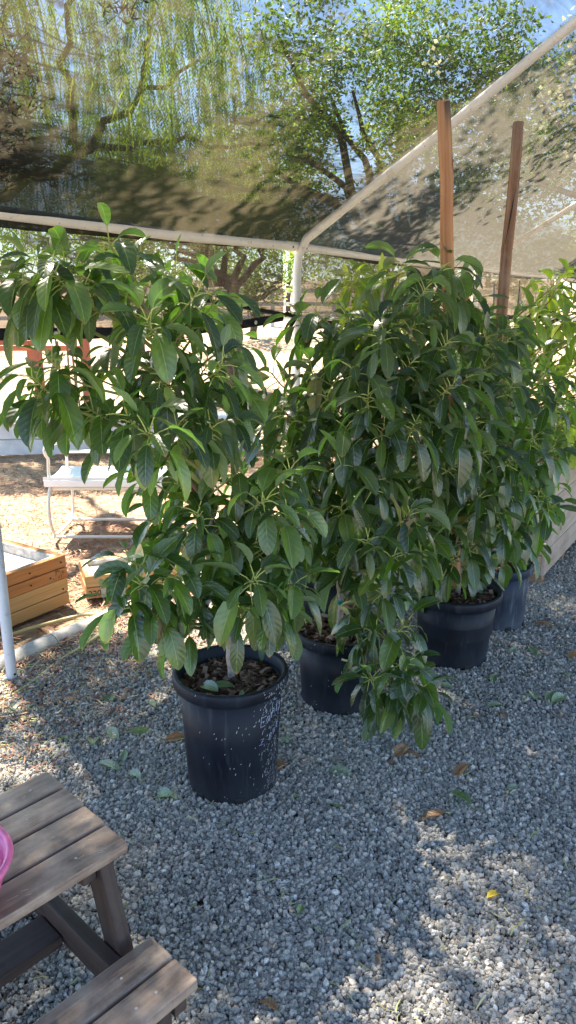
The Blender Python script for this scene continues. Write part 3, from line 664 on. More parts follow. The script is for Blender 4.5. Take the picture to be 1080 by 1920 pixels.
avocado('avocado_tree','widest bushy avocado tree, one branch hanging past its pot to the gravel',P2+UP*.3,
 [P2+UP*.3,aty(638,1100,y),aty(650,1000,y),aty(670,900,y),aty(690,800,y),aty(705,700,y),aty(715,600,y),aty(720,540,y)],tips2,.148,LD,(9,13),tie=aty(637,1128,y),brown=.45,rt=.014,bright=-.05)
y=P3.y
tips3=fill([(770,560),(880,500),(960,640),(950,800),(980,1010),(900,1090),(800,1090),(780,960),(760,700)],52,y-.25,y+.2,.12,[aty(a,c,y+d) for a,c,d in [(960,720,-.2),(900,740,-.25),(870,870,-.3),(905,850,-.3),(880,1010,-.25),(850,1040,-.2),(930,960,-.2),(840,500,0),(890,560,0),(800,900,-.2),(960,860,-.2),(900,930,-.3),(830,980,-.2)]])
avocado('avocado_tree','dense dark green avocado tree growing up the straight orange stake',P3+UP*.3,
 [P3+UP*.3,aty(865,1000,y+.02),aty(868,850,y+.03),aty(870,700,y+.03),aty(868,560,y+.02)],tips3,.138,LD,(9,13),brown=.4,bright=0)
y=P4.y
tips4=fill([(880,600),(1000,600),(1060,740),(1030,960),(1000,1030),(920,1040),(900,800)],42,y-.25,y+.3,.12,[aty(a,c,y+d) for a,c,d in [(1010,930,-.35),(1035,950,-.35),(985,990,-.2),(1000,820,-.3),(985,740,-.2),(940,700,-.2),(1020,700,-.1),(960,620,0),(930,860,-.2)]])
avocado('avocado_tree','avocado tree in the faded pot, leaning over the wooden bin from beside the weathered stake',P4+UP*.3,
 [P4+UP*.3,aty(942,960,y+.03),aty(950,850,y+.03),aty(960,720,y+.03),aty(965,620,y+.02)],tips4,.135,LM,(8,12),brown=.35,bright=.12)
y=P5.y
tips5=fill([(470,760),(620,740),(640,1060),(480,1060),(450,900)],34,y-.15,y+.2,.13,[])
avocado('avocado_tree','slim avocado tree in the half hidden pot behind the two nearest ones',P5+UP*.27,
 [P5+UP*.27,aty(575,1000,y),aty(560,900,y),aty(556,780,y)],tips5,.13,LD,(7,11),brown=.4)
# plants further back with full sun painted into their leaf colour
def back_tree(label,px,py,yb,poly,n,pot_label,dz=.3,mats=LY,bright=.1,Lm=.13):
    base=atz(px,py);base=aty(px,py,yb);base.z=PZ
    pt=pot('nursery_pot',pot_label,base,.17,.33,.145,M['potold'],.03)
    tips=fill(poly,n,yb-.3,yb+.3,.12,[])
    top=min(p[1] for p in poly)+30
    return avocado('avocado_tree',label,base+UP*.3,[base+UP*.3,base+UP*.8,base+UP*1.3,base+UP*1.75],tips,Lm,mats,(8,12),bright=bright,dr=.9),base
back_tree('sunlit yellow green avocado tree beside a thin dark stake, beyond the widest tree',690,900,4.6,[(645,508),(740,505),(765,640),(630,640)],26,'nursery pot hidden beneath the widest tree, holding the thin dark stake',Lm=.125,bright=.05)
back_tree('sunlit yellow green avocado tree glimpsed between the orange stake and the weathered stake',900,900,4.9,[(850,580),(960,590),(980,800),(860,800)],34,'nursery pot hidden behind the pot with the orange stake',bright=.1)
ts=aty(729,505,4.55)
o=MB();o.tube([V((ts.x,ts.y,.15)),V((ts.x,ts.y,1.0)),ts],.011,8);tag(localise(o.obj('thin_stake',M['stake2'])),'thin dark stake beside the sunlit tree beyond the widest tree','stake')
# stakes
def stake(label,top,foot,r0,mat,crack=False):
    o=MB();n=14;pts=[foot.lerp(top,i/n)+V((.003*math.sin(i*1.7),.003*math.cos(i*2.3),0)) for i in range(n+1)]
    rr=[r0*(1+.03*math.sin(i*2.1)) for i in range(n+1)];d=(top-foot).normalized()
    pts+=[top+d*.004,top+d*.006];rr+=[r0*.93,r0*.8]
    o.tube(pts,rr,20)
    if crack:
        pass
    ob=tag(localise(o.obj('wooden_stake',mat)),label,'stake');return ob
tp=aty(833,192,P3.y-.02);ft=aty(852,1095,P3.y-.02);stake('straight round orange brown wooden stake with a chamfered top',tp,ft,.027,M['stake'])
tp2=aty(972,230,P4.y-.05);ft2=aty(905,1050,P4.y-.05)
st=thing('wooden_stake','weathered brown wooden stake, cracked and leaning, in the faded pot','stake',ft2)
mid=aty(950,470,P4.y-.05)
part('shaft',lambda b:b.tube([ft2,ft2.lerp(mid,.35),ft2.lerp(mid,.7),mid,mid.lerp(tp2,.35)+V((.004,0,0)),mid.lerp(tp2,.7)+V((.003,0,0)),tp2,tp2+UP*.003],[.027,.027,.026,.0255,.025,.024,.0235,.021],16),M['stake2'],st)
part('crack',lambda b:b.tube([mid.lerp(tp2,.05)+V((-.016,-.0205,0)),mid.lerp(tp2,.3)+V((-.002,-.0245,0)),mid.lerp(tp2,.42)+V((.004,-.0235,0)),mid.lerp(tp2,.62)+V((.009,-.0215,0))],[.001,.003,.002,.001],6),M['hole'],st)
# ---------------------------------------------------------------- wooden bin with tree
C0=V((1.515,4.15,0));LW=1.15;EN=-PD
bn=thing('wooden_bin','large slatted wooden bin on skids, pale long boards and warm end boards','planter',C0)
bh=.62;z0=.085
for k in range(4):
    zc=z0+(k+.5)*bh/4
    part('board',lambda b:b.box(C0+ED*(LW/2)+UP*zc,ED,PD,UP,LW,.02,bh/4-.004-.002*(k%2)),M['crate'],bn,bevel=.002)
    part('board',lambda b:b.box(C0+EN*LW+ED*(LW/2)+UP*zc,ED,PD,UP,LW,.02,bh/4-.004),M['crate'],bn,bevel=.002)
for s_ in (.012,LW-.012):
    for k in range(5):
        zc=z0+(k+.5)*bh/5
        part('end_board',lambda b:b.box(C0+EN*(LW/2)+ED*s_+UP*zc,EN,ED,UP,LW-.024,.02,bh/5-.004-.002*(k%2)),M['crateend'],bn,bevel=.002)
for s_ in (0,1):
    for q in (.045,LW-.045):
        part('corner_post',lambda b:b.box(C0+EN*(.035 if s_==0 else LW-.035)+ED*q+UP*(z0+bh/2),UP,ED,PD,bh-.004,.04,.04),M['crateend'],bn)
part('top_rail',lambda b:b.box(C0+ED*(LW/2)+PD*.004+UP*(z0+bh+.006),ED,PD,UP,LW,.03,.014),M['stake2'],bn,bevel=.002)
for q in (.06,LW/2,LW-.06):
    part('skid',lambda b:b.box(C0+EN*(LW/2)+ED*q+UP*(.052),EN,ED,UP,LW-.01,.09,.062),M['skid'],bn,bevel=.004)
part('bottom_board',lambda b:b.box(C0+EN*(LW/2)+ED*(LW/2)+UP*(z0+.012),ED,PD,UP,LW-.05,LW-.05,.02),M['crate'],bn)
sl=part('soil',lambda b:b.box(C0+EN*(LW/2)+ED*(LW/2)+UP*(z0+bh*.80),ED,PD,UP,LW-.05,LW-.05,.05),M['soil'],bn)
cb=C0+EN*.45+ED*.6;cb.z=z0+bh*.82
tips6=fill([(1000,560),(1075,500),(1200,520),(1220,820),(1080,860),(1030,820)],46,4.35,4.95,.13,[aty(1040,545,4.5),aty(1065,520,4.6),aty(1000,590,4.5),aty(1070,700,4.3),aty(1050,790,4.3)])
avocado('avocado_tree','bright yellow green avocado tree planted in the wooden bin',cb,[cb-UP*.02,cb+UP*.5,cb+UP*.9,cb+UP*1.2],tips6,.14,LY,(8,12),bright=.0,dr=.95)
# ---------------------------------------------------------------- picnic table
O=V((-.629,1.673,0));Wd=V((.731,-.681,0)).normalized();Ld=V((-.681,-.731,0)).normalized()
def tl(w_,l_,z):return O+Wd*w_+Ld*l_+UP*z
pt=thing('picnic_table','small dark brown wooden picnic table with attached benches and scratched boards','table',tl(.19,.5,0))
TL=1.05
for k in range(4):
    wdt=.087
    part('top_board',lambda b:b.box(tl(.0435+k*.0965,TL/2+.004*k,.48-.014),Ld,Wd,UP,TL,wdt,.028),M['table'],pt,bevel=.005)
for w0 in (.455,-.245):
    for k in range(2):
        part('bench_board',lambda b:b.box(tl(w0+.039+k*.0865,TL/2+.01,.28-.014),Ld,Wd,UP,TL-.02,.078,.028),M['table'],pt,bevel=.005)
for l0 in (.10,.92):
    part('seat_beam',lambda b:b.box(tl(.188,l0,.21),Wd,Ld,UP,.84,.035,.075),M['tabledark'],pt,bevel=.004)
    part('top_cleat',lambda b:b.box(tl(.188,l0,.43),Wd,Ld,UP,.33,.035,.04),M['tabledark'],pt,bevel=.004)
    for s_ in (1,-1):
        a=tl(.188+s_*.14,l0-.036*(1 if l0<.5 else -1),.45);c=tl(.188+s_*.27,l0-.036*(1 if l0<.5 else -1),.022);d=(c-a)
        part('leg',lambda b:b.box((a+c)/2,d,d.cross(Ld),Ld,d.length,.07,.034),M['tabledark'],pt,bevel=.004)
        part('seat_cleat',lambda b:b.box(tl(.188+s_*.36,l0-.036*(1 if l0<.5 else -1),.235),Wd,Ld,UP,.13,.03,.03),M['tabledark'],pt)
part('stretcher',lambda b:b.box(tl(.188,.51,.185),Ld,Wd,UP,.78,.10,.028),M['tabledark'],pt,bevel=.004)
for w_,l_,z in [(.045,.07,.481),(.14,.13,.481),(.24,.12,.481),(.335,.12,.481),(.50,.13,.281),(.58,.10,.281),(.58,.15,.281),(.24,.4,.481),(.05,.5,.481)]:
    part('screw',lambda b:b.lathe(tl(w_,l_,z-.001),[(0,.0012),(.0026,.0010),(.0034,0)],12),M['concrete'],pt)
def scr(b):
    for k in range(70):
        bd=rng.randint(0,3);w_=.0435+bd*.0965+rng.uniform(-.034,.034);l_=rng.uniform(.03,.6);a=rng.uniform(-.8,.8)+(1.57 if rng.random()<.4 else 0);ln=rng.uniform(.008,.03)
        p0=tl(w_,l_,.4806);p1=p0+(Ld*math.cos(a)+Wd*math.sin(a)*.8)*ln*.8;q=(p1-p0).cross(UP).normalized()*.0009
        if abs((p1-O).dot(Wd)-(.0435+bd*.0965))>.04:continue
        b.add([p0-q,p0+q,p1+q*.5,p1-q*.5],[(0,1,2,3)],None,0,.5,False)
part('scratches',scr,m_simple('pale_scratch',(.52,.43,.33),(.62,.52,.42),20),pt,kind='stuff')
# pink basket on the table
pc=atz(15,1622,.60);pc=V((pc.x-.14,pc.y,.4805))
pk=thing('pink_basket','round pink plastic basket with a rolled lip standing on the picnic table','basket',pc)
def pkb(b):
    n=48;prof=[(.085,.0),(.10,.012),(.112,.045),(.124,.085),(.130,.115)]
    m=len(prof);Pp=[pc+V((r*math.cos(6.2832*k/n),r*math.sin(6.2832*k/n),z)) for r,z in prof for k in range(n)]
    F=[(i*n+k,i*n+(k+1)%n,(i+1)*n+(k+1)%n,(i+1)*n+k) for i in range(m-1) for k in range(n) if not(i in(2,) and k%3==0)]
    b.add(Pp,F);b.add([pc]+Pp[:n],[(0,1+k,1+(k+1)%n) for k in range(n)])
wl=part('wall',pkb,M['pink'],pk);md=wl.modifiers.new('s','SOLIDIFY');md.thickness=.004
part('lip',lambda b:b.tube([pc+V((.134*math.cos(6.2832*k/40),.134*math.sin(6.2832*k/40),.115)) for k in range(41)],.008,8),M['pink'],pk)
# ---------------------------------------------------------------- raised beds, kerb, hose, block
def plank_box(t,c,dx,dy,lx,ly,courses,th=.035,mats=None,corner=True):
    z=c.z
    for k,(h_,m_) in enumerate(courses):
        o=.003*(k%2)
        for (cc,ax,ay,l_) in ((c+dx*lx/2+dy*(th/2+o),dx,dy,lx),(c+dx*lx/2+dy*(ly-th/2-o),dx,dy,lx),(c+dx*(th/2+o)+dy*ly/2,dy,dx,ly-2*th-.008),(c+dx*(lx-th/2-o)+dy*ly/2,dy,dx,ly-2*th-.008)):
            pb=part('plank',lambda b:b.box(V((cc.x,cc.y,z+h_/2)),ax,ay,UP,l_,th,h_-.003),m_,t,bevel=.003)
        z+=h_
    return z
DX=-ED;DY=-PD     # from the corner nearest: DX toward the camera's side, DY away across
A0=V((-1.25,3.94,0))
ba=thing('raised_bed','taller raised garden bed of orange and pine planks beside the kerb','planter',A0)
zt=plank_box(ba,A0+UP*0.0,DX,DY,1.5,.66,[(.075,M['pine']),(.085,M['pine']),(.065,M['cedar']),(.07,M['cedar'])])
def liner(t,c,dx,dy,lx,ly,z0,z1,th=.037):
    for cc,ax,ay,l_ in ((c+dx*lx/2+dy*(th+.008),dx,dy,lx-2*th),(c+dx*lx/2+dy*(ly-th-.008),dx,dy,lx-2*th),(c+dx*(th+.008)+dy*ly/2,dy,dx,ly-2*th-.036),(c+dx*(lx-th-.008)+dy*ly/2,dy,dx,ly-2*th-.036)):
        part('liner',lambda b:b.box(V((cc.x,cc.y,(z0+z1)/2)),ax,ay,UP,l_,.014,z1-z0),M['inner'],t)
liner(ba,A0,DX,DY,1.5,.66,.1,zt-.004)
part('soil',lambda b:b.box(V((0,0,0))+A0+DX*.75+DY*.33+UP*(zt-.075),DX,DY,UP,1.42,.58,.03),M['sand'],ba)
for w_,z in ((.04,.26),(.04,.10),(.25,.26),(.25,.19),(.5,.19),(.5,.26),(.42,.1),(.12,.19)):
    p=A0+DX*w_-DY*.001+UP*z;part('nail',lambda b:b.tube([p,p-DY*.004],.005,8),M['hole'],ba)
def marks(b):
    for k in range(26):
        w_=rng.choice([rng.uniform(.02,.1),rng.uniform(.45,.8)]);p=A0+DX*w_-DY*.0008+UP*rng.uniform(.168,.212);q=p+UP*rng.uniform(.004,.018)+DX*rng.uniform(-.01,.01)
        b.box((p+q)/2,(q-p),DX,DY,(q-p).length,.003,.001)
part('lumber_stamp',marks,M['hole'],ba,kind='stuff')
B0b=V((-1.19,3.875,0))+ED*.16
B1=aty(145,1078,3.98);B1=V((-1.165,3.99,0))
bb=thing('raised_bed','lower raised garden bed of stamped planks behind the grey concrete block','planter',B1)
DB=V((.93,.37,0)).normalized();DBy=V((-.37,.93,0)).normalized()
zt2=plank_box(bb,B1,DB,DBy,.62,.32,[(.07,M['pine']),(.07,M['pine'])],.022)
liner(bb,B1,DB,DBy,.62,.32,.02,zt2-.004,.024)
part('soil',lambda b:b.box(B1+DB*.31+DBy*.16+UP*.09,DB,DBy,UP,.55,.25,.03),M['sand'],bb)
def text_part(txt,size,origin,dx,dz,parent,mat):
    cu=bpy.data.curves.new('stamp','FONT');cu.body=txt;cu.size=size;cu.extrude=.0006
    to=bpy.data.objects.new('tmp',cu);COL.objects.link(to);dg=bpy.context.evaluated_depsgraph_get();me=bpy.data.meshes.new_from_object(to.evaluated_get(dg));bpy.data.objects.remove(to)
    nrm=dx.cross(dz);off=V(parent['_w'])
    for v in me.vertices:
        c=v.co.copy();v.co=origin+dx*c.x+dz*c.y+nrm*(c.z)-off
    me.materials.append(mat);ob=bpy.data.objects.new('lumber_stamp',me);COL.objects.link(ob);ob.parent=parent;return ob
text_part('2200',.05,B1+DB*.01-DBy*.0015+UP*.016,DB,UP,bb,M['hole'])
blk=MB();bc=atz(212,1112);blk.box(V((bc.x,bc.y,.04)),DB,DBy,UP,.15,.11,.08);tag(localise(blk.obj('concrete_block',M['concrete'],bevel=.006)),'grey concrete block lying against the lower raised bed','block')
# kerb: three half-buried concrete lengths
for a_,c_,lb in ((atz(-330,1420),atz(97,1216),'rounded concrete kerb length beneath the hose end, nearest the blue grey post'),(atz(99,1215),atz(300,1128),'rounded concrete kerb length crossed by the hose loop'),(atz(302,1127),atz(520,1040),'rounded concrete kerb length behind the paint flecked pot')):
    k=MB();n=10;pts=[a_.lerp(c_,i/n)+V((0,0,.018+.004*noise.noise(V((i,3,0))))) for i in range(n+1)]
    k.tube(pts,[.058+.003*noise.noise(V((i*1.3,0,0))) for i in range(n+1)],18);tag(localise(k.obj('concrete_kerb',M['concrete'])),lb,'kerb','concrete kerb lengths along the gravel')
hp=[(-120,1370),(0,1312),(40,1297),(110,1258),(160,1215),(190,1187),(203,1165),(205,1152),(198,1153),(170,1152),(140,1156),(110,1162),(60,1176),(0,1195),(-60,1215)]
hp=[(-120,1372),(0,1312),(30,1300),(75,1268),(110,1240),(150,1215),(180,1195),(198,1178),(205,1163),(200,1154),(185,1152),(165,1152),(140,1156),(100,1166),(50,1180),(0,1196)]
hz=[.03,.035,.035,.035,.035,.04,.05,.075,.09,.085,.06,.035,.03,.025,.02,.02]
hs=[atz(a,c,z) for (a,c),z in zip(hp,hz)];hs2=[]
for i in range(len(hs)-1):
    p0=hs[max(0,i-1)];p1=hs[i];p2=hs[i+1];p3=hs[min(len(hs)-1,i+2)]
    for k in range(4):
        t=k/4;hs2.append(.5*((2*p1)+(p2-p0)*t+(2*p0-5*p1+4*p2-p3)*t*t+(3*p1-p0-3*p2+p3)*t**3))
hs2.append(hs[-1])
k=MB();k.tube(hs2,.0085,10);tag(localise(k.obj('garden_hose',M['hose'])),'faded yellow garden hose looping over the concrete kerb','hose')
# ---------------------------------------------------------------- metal glider bench
gb=thing('metal_bench','cream tubular metal bench with scrolled arms and a white sling seat','bench',V((-1.35,5.3,0)))
X0,X1=-1.69,-.55;YF,YB=5.12,5.55
def sq(b):
    n=12;P=[]
    for i in range(n+1):
        t=i/n;yy=YF-.03+(YB-YF+.03)*t;z=.455-.03*math.sin(math.pi*t)+.02*(1-t)
        P+= [V((X0-.04,yy,z)),V((X1+.04,yy,z)),V((X1+.04,yy,z-.03)),V((X0-.04,yy,z-.03))]
    b.add(P,[(i*4+k,i*4+(k+1)%4,(i+1)*4+(k+1)%4,(i+1)*4+k) for i in range(n) for k in range(4)]+[(0,1,2,3),(n*4+3,n*4+2,n*4+1,n*4)],smooth=False)
part('seat',sq,M['white'],gb)
part('seat',lambda b:b.box(V(((X0+X1)/2,YF-.035,.43)),(1,0,0),(0,1,0),UP,X1-X0+.07,.012,.05),M['white'],gb,bevel=.005)
for xx in (X0,X1):
    part('side_frame',lambda b:b.tube(bez(V((xx,YF,.40)),V((xx,YF-.14,.32)),V((xx,YF-.1,.02)),V((xx,YF+.08,.025)),10)+[V((xx,YB-.1,.025))]+bez(V((xx,YB-.05,.025)),V((xx,YB+.12,.03)),V((xx,YB+.1,.33)),V((xx,YB,.40)),8),.012,10),M['cream'],gb)
    part('arm',lambda b:b.tube([V((xx,YF+.0,.40)),V((xx,YF-.02,.50)),V((xx,YF+.0,.60)),V((xx,YF-.05,.635)),V((xx,YF-.07,.67)),V((xx,YF-.04,.695)),V((xx,YF+.05,.69)),V((xx,YB-.1,.66)),V((xx,YB,.62)),V((xx,YB,.44))],.011,10),M['cream'],gb)
part('back_rail',lambda b:b.tube([V((X0,YB,.66)),V((X1,YB,.66))],.012,10),M['cream'],gb)
part('back_rail',lambda b:b.tube([V((X0,YB,.57)),V((X1,YB,.57))],.012,10),M['cream'],gb)
part('front_rail',lambda b:b.tube([V((X0,YF,.385)),V((X1,YF,.385))],.013,10),M['cream'],gb)
part('runner',lambda b:b.tube([V((X0,YF-.02,.03)),V((X1,YF-.02,.03))],.012,10),M['cream'],gb)
part('runner',lambda b:b.tube([V((X0,YB+.0,.03)),V((X1,YB+.0,.03))],.012,10),M['cream'],gb)
# ---------------------------------------------------------------- white raised planter, posts trellis
wb=thing('white_planter','long low white painted planter with a wide top ledge and yellow flowers','planter',V((-1.8,8.6,0)))
part('ledge',lambda b:b.box(V((-2.0,8.45,.40)),(1,.12,0),(-.12,1,0),UP,3.6,.42,.035),M['whitewood'],wb,bevel=.005)
for k in range(2):
    part('side_board',lambda b:b.box(V((-1.95,8.33,.10+k*.18)),(1,.12,0),(-.12,1,0),UP,3.2,.03,.165),M['whitewood'],wb,bevel=.004)
for k in range(5):
    part('leg',lambda b:b.box(V((-3.4+k*.72,8.2+k*.72*.12-.02,.19)),UP,(1,0,0),(0,1,0),.38,.09,.06),M['whitewood'],wb,bevel=.004)
def fl(b):
    for k in range(60):
        c=V((rng.gauss(-1.25,.14),rng.gauss(8.35,.08),rng.uniform(.44,.56)))
        for j in range(5):
            a=j*1.257;b.add([c,c+V((.018*math.cos(a),.018*math.sin(a),.006)),c+V((.018*math.cos(a+.9),.018*math.sin(a+.9),.006))],[(0,1,2)],None,0,.5,False)
part('flowers',fl,M['petal'],wb,kind='stuff')
tr=thing('wooden_trellis','red brown post trellis with thin dry stakes, standing beyond the white planter','trellis',V((-3.1,10,0)))
for px in (68,159,-25):
    p=aty(px,650,9.9)
    part('post',lambda b:b.box(V((p.x,9.9,.95)),UP,(1,0,0),(0,1,0),1.9,.115,.09),M['redwood'],tr,bevel=.004)
part('rail',lambda b:b.box(V((-4.1,9.96,1.16)),(1,0,0),(0,1,0),UP,1.4,.03,.06),M['redwood'],tr)
for k in range(7):
    px=112+k*6;p=aty(px,700,9.85);part('thin_stake',lambda b:b.tube([V((p.x,9.85,.0)),V((p.x+rng.uniform(-.1,.1),9.85,1.25+rng.uniform(-.1,.2)))],.012,6),M['twig'],tr)
# far white rail fence
fence=thing('white_rail_fence','white post and rail fence far off at the foot of the dry slope','fence',V((-4,30,gz(-4,30))))
for k in range(14):
    x=-15+k*2.4;z=gz(x,30);part('fence_post',lambda b:b.box(V((x,30,z+.75)),UP,(1,0,0),(0,1,0),1.6,.16,.16),M['whitewood'],fence)
for zz in (.35,.85,1.35):
    for k in range(13):
        x=-15+k*2.4;a=V((x,30.0,gz(x,30)+zz));c=V((x+2.4,30.0,gz(x+2.4,30)+zz));part('rail',lambda b:b.box((a+c)/2,(c-a),(0,1,0),UP,(c-a).length,.05,.15),M['whitewood'],fence)
# low wooden rail fence seen under the hem
lf=thing('low_wooden_fence','low brown wooden rail fence across the sunny yard','fence',V((-7,21,0)))
for k in range(6):
    x=-13+k*1.5;part('fence_post',lambda b:b.box(V((x,20.5,.3)),UP,(1,0,0),(0,1,0),.8,.14,.14),M['redwood'] if k%3 else M['whitewood'],lf)
part('rail',lambda b:b.box(V((-9.4,20.42,.5)),(1,0,0),(0,1,0),UP,7.6,.05,.14),M['redwood'],lf)
# ---------------------------------------------------------------- big trees
def limb(b,p0,p1,r0,r1,wig=.1,n=8):
    L_=(p1-p0).length;pts=[p0.lerp(p1,i/n)+V((noise.noise(V((i*.7,p0.x,1))),noise.noise(V((i*.7,p0.y,2))),noise.noise(V((i*.7,p0.z,3)))))*wig*L_*math.sin(math.pi*i/n) for i in range(n+1)]
    b.tube(pts,[r0+(r1-r0)*i/n for i in range(n+1)],9);return pts
def leafquad(b,c,sz,r,d=None,asp=.45):
    d=d or V((rng.gauss(0,1),rng.gauss(0,1),rng.gauss(0,.7))).normalized();s_=d.cross(V((rng.gauss(0,1),rng.gauss(0,1),rng.gauss(0,1)))).normalized()*sz*asp*.5
    m_=c+d*sz*.5+UP*(-.08*sz);b.add([c,m_+s_,c+d*sz,m_-s_],[(0,1,2,3)],None,0,r,False)
def strand(b,top,ln,sc_,r):
    n=max(4,int(ln/.036));x,y,z=top;dx=rng.uniform(-.3,.3);dy=rng.uniform(-.3,.3);an=rng.uniform(0,6.28);sd=V((math.cos(an),math.sin(an),0))
    for i in range(n):
        t=i/n;p=V((x+dx*ln*t**.6,y+dy*ln*t**.6,z-ln*t+.06*math.sin(6*t)*dx))
        for s_ in (-1,1):
            d=(sd*s_+V((0,0,-1.3))).normalized();leafquad(b,p,.06*sc_*(1-.5*t),min(1,max(0,r+rng.uniform(-.15,.15))),d,.22)
pp=thing('pepper_tree','tall weeping pepper tree with feathery hanging foliage above the canopy','tree',V((-5.2,10.6,0)))
part('trunk',lambda b:limb(b,V((-5.2,10.6,-.1)),V((-4.4,10.5,2.7)),.30,.2,.06,12),M['oldbark'],pp)
limbs=[((-4.4,10.5,2.6),(-1.2,11.2,4.8),.11),((-4.4,10.5,2.6),(-3.4,8.2,5.8),.13),((-4.4,10.5,2.6),(-6.0,9.6,5.6),.11),((-2.9,10.9,3.7),(-.2,11.4,3.8),.05),((-2.9,10.9,3.7),(-2.7,10.6,6.3),.06),((-3.4,8.2,5.75),(-1.0,5.0,6.4),.09),((-3.4,8.2,5.75),(-3.2,4.0,6.5),.08),((-1.9,6.2,6.15),(.2,5.6,6.6),.05),((-2.0,11.05,4.3),(-1.6,10.8,5.8),.04)]
for a_,c_,r_ in limbs:part('limb',lambda b:limb(b,V(a_),V(c_),r_,.018,.09,14),M['oldbark'],pp)
def keep(x,y,z):
    """thin the crown where the yard, the kerb and the far roof panels lie in full sun"""
    gx,gy=x-z*sv.x/sv.z,y-z*sv.y/sv.z
    if gx<.3 and 3.3<gy<6.6:return rng.random()<.04
    if gx<-.1 and 2.2<gy<=3.3:return noise.noise(V((gx*3,gy*3,2)))<-.12
    if gx<-1.2 and 6.6<=gy<7.7:return True
    if gy<2.6:return noise.noise(V((gx*2.6,gy*2.6,8)))<(-.04 if gx<0 and gy<2.1 else .05)
    if gy>=6.6:return rng.random()<.55
    q=z-2.6;u,v=uv_of(x-q*sv.x/sv.z,y-q*sv.y/sv.z)
    if v>.25 and -.1<u<1.9:return noise.noise(V((x*1.3,y*1.3,4)))>.3
    return True
def pc_(b):
    k=0;tr_=0
    while k<1500 and tr_<60000:
        tr_+=1
        x=rng.uniform(-8.0,.6);y=rng.uniform(7.6,13)
        e=((x+3.6)/4.3)**2+((y-10.4)/2.8)**2
        if e>1 or noise.noise(V((x*.8,y*.8,1.5)))<-.12:continue
        top=3.6+3.2*math.sqrt(1-e)+rng.uniform(-1.6,.5)
        if rng.random()<.5:top=rng.uniform(3.0,5.4)
        if not keep(x,y,top-.4):continue
        k+=1
        r=.38+.55*noise.noise(V((x*.8,y*.8,top*.6)))+rng.uniform(-.15,.2)
        for j in range(2):strand(b,(x+rng.gauss(0,.08),y+rng.gauss(0,.08),top),max(.3,min(rng.uniform(.5,1.7),top-2.2)),1.35,r)
    n=0
    while n<3300:
        x=rng.uniform(-4.6,1.4);y=rng.uniform(2.4,8.4);z=rng.uniform(5.0,7.2)
        if ((x+1.6)/3.1)**2+((y-5.3)/3.1)**2>1 or noise.noise(V((x*.9,y*.9,z*.3)))<-.08:continue
        if not keep(x,y,z):
            n+=.2;continue
        n+=1;r=.4+.5*noise.noise(V((x,y,z)))
        for j in range(20):leafquad(b,V((x+rng.gauss(0,.15),y+rng.gauss(0,.15),z+rng.gauss(0,.12))),rng.uniform(.05,.12),min(1,max(0,r+rng.uniform(-.2,.2))))
part('crown',pc_,M['pepper'],pp)
def blob_tree(name,label,base,th,tr_,cells,nleaf,sz,mat,group=None,tmat='oldbark'):
    t=thing(name,label,'tree',base,group)
    cs=[V(c[:3]) for c in cells]
    part('trunk',lambda b:limb(b,base-UP*.1,base+V((.1,0,th)),tr_,tr_*.6,.1),M[tmat],t)
    for c in cs[:9]:part('limb',lambda b:limb(b,base+V((.1,0,th*.95)),c,tr_*.45,tr_*.1,.2),M[tmat],t)
    def cb(b):
        tot=sum(c[3]**2 for c in cells)
        for c in cells:
            n=int(nleaf*c[3]**2/tot);cc=V(c[:3])
            for k in range(max(1,n//14)):
                d=V((rng.gauss(0,1),rng.gauss(0,1),rng.gauss(0,1))).normalized()*c[3]*rng.uniform(.45,1.08);q=cc+V((d.x,d.y,d.z*.75))
                if noise.noise(q*1.4)<-.28:continue
                r=.42+.45*noise.noise(q*.9)+rng.uniform(-.1,.15)
                for j in range(14):leafquad(b,q+V((rng.gauss(0,1),rng.gauss(0,1),rng.gauss(0,1)))*sz*1.3,sz*rng.uniform(.7,1.3),min(1,max(0,r+rng.uniform(-.2,.25))))
    part('crown',cb,mat,t);return t
def cells(c,rx,ry,rz,n,r0,r1):
    out=[]
    for k in range(n):
        d=V((rng.gauss(0,1),rng.gauss(0,1),rng.gauss(0,1))).normalized()*rng.random()**.4
        out.append((c[0]+d.x*rx,c[1]+d.y*ry,c[2]+d.z*rz,rng.uniform(r0,r1)))
    return out
blob_tree('broadleaf_tree','tall dark broadleaf tree rising beyond the canopy corner',V((2.2,13.2,0)),2.4,.22,cells((1.9,12.6,4.4),2.7,1.8,1.8,30,.5,.95),42000,.08,M['oak'])
blob_tree('broadleaf_tree','leafy tree with sunlit crown between the pepper tree and the dark broadleaf tree',V((-1.2,15.5,0)),2.0,.2,cells((-1.6,15,3.4),2.3,1.6,1.3,18,.6,1.0),24000,.09,M['bright'])
blob_tree('flowering_tree','small tree with pale blossom clusters behind the sunlit roof netting',V((5.2,11.5,0)),2.0,.14,cells((5.0,11.4,4.5),2.3,1.5,1.5,24,.4,.75),22000,.08,M['oak'])
def bl(b):
    for k in range(60):
        c=V((rng.gauss(4.6,.9),rng.gauss(10.6,.6),rng.gauss(4.0,.6)))
        for j in range(14):leafquad(b,c+V((rng.gauss(0,.1),rng.gauss(0,.1),rng.gauss(0,.09))),.07,rng.random()*.8,None,.8)
ft_=[o for o in bpy.data.objects if o.name.startswith('flowering_tree')][0];part('blossom',bl,M['blossom'],ft_)
bgt=[(-7.5,19,2.9,1.7,'bright'),(-4.3,22,2.6,1.5,'oak'),(-11,24,3.4,2.0,'oak'),(-1.2,26,2.6,1.6,'oak'),(2.8,24,3.0,1.8,'bright'),(7,26,3.4,2.0,'oak'),(12,28,3.6,2.2,'oak'),(-8,34,4.6,2.4,'oak'),(0,38,4.8,2.6,'oak'),(6,36,4.8,2.4,'oak'),(13,15,3.4,2.2,'oak'),(18,21,3.8,2.4,'bright'),(10,20,3.2,1.9,'oak')]
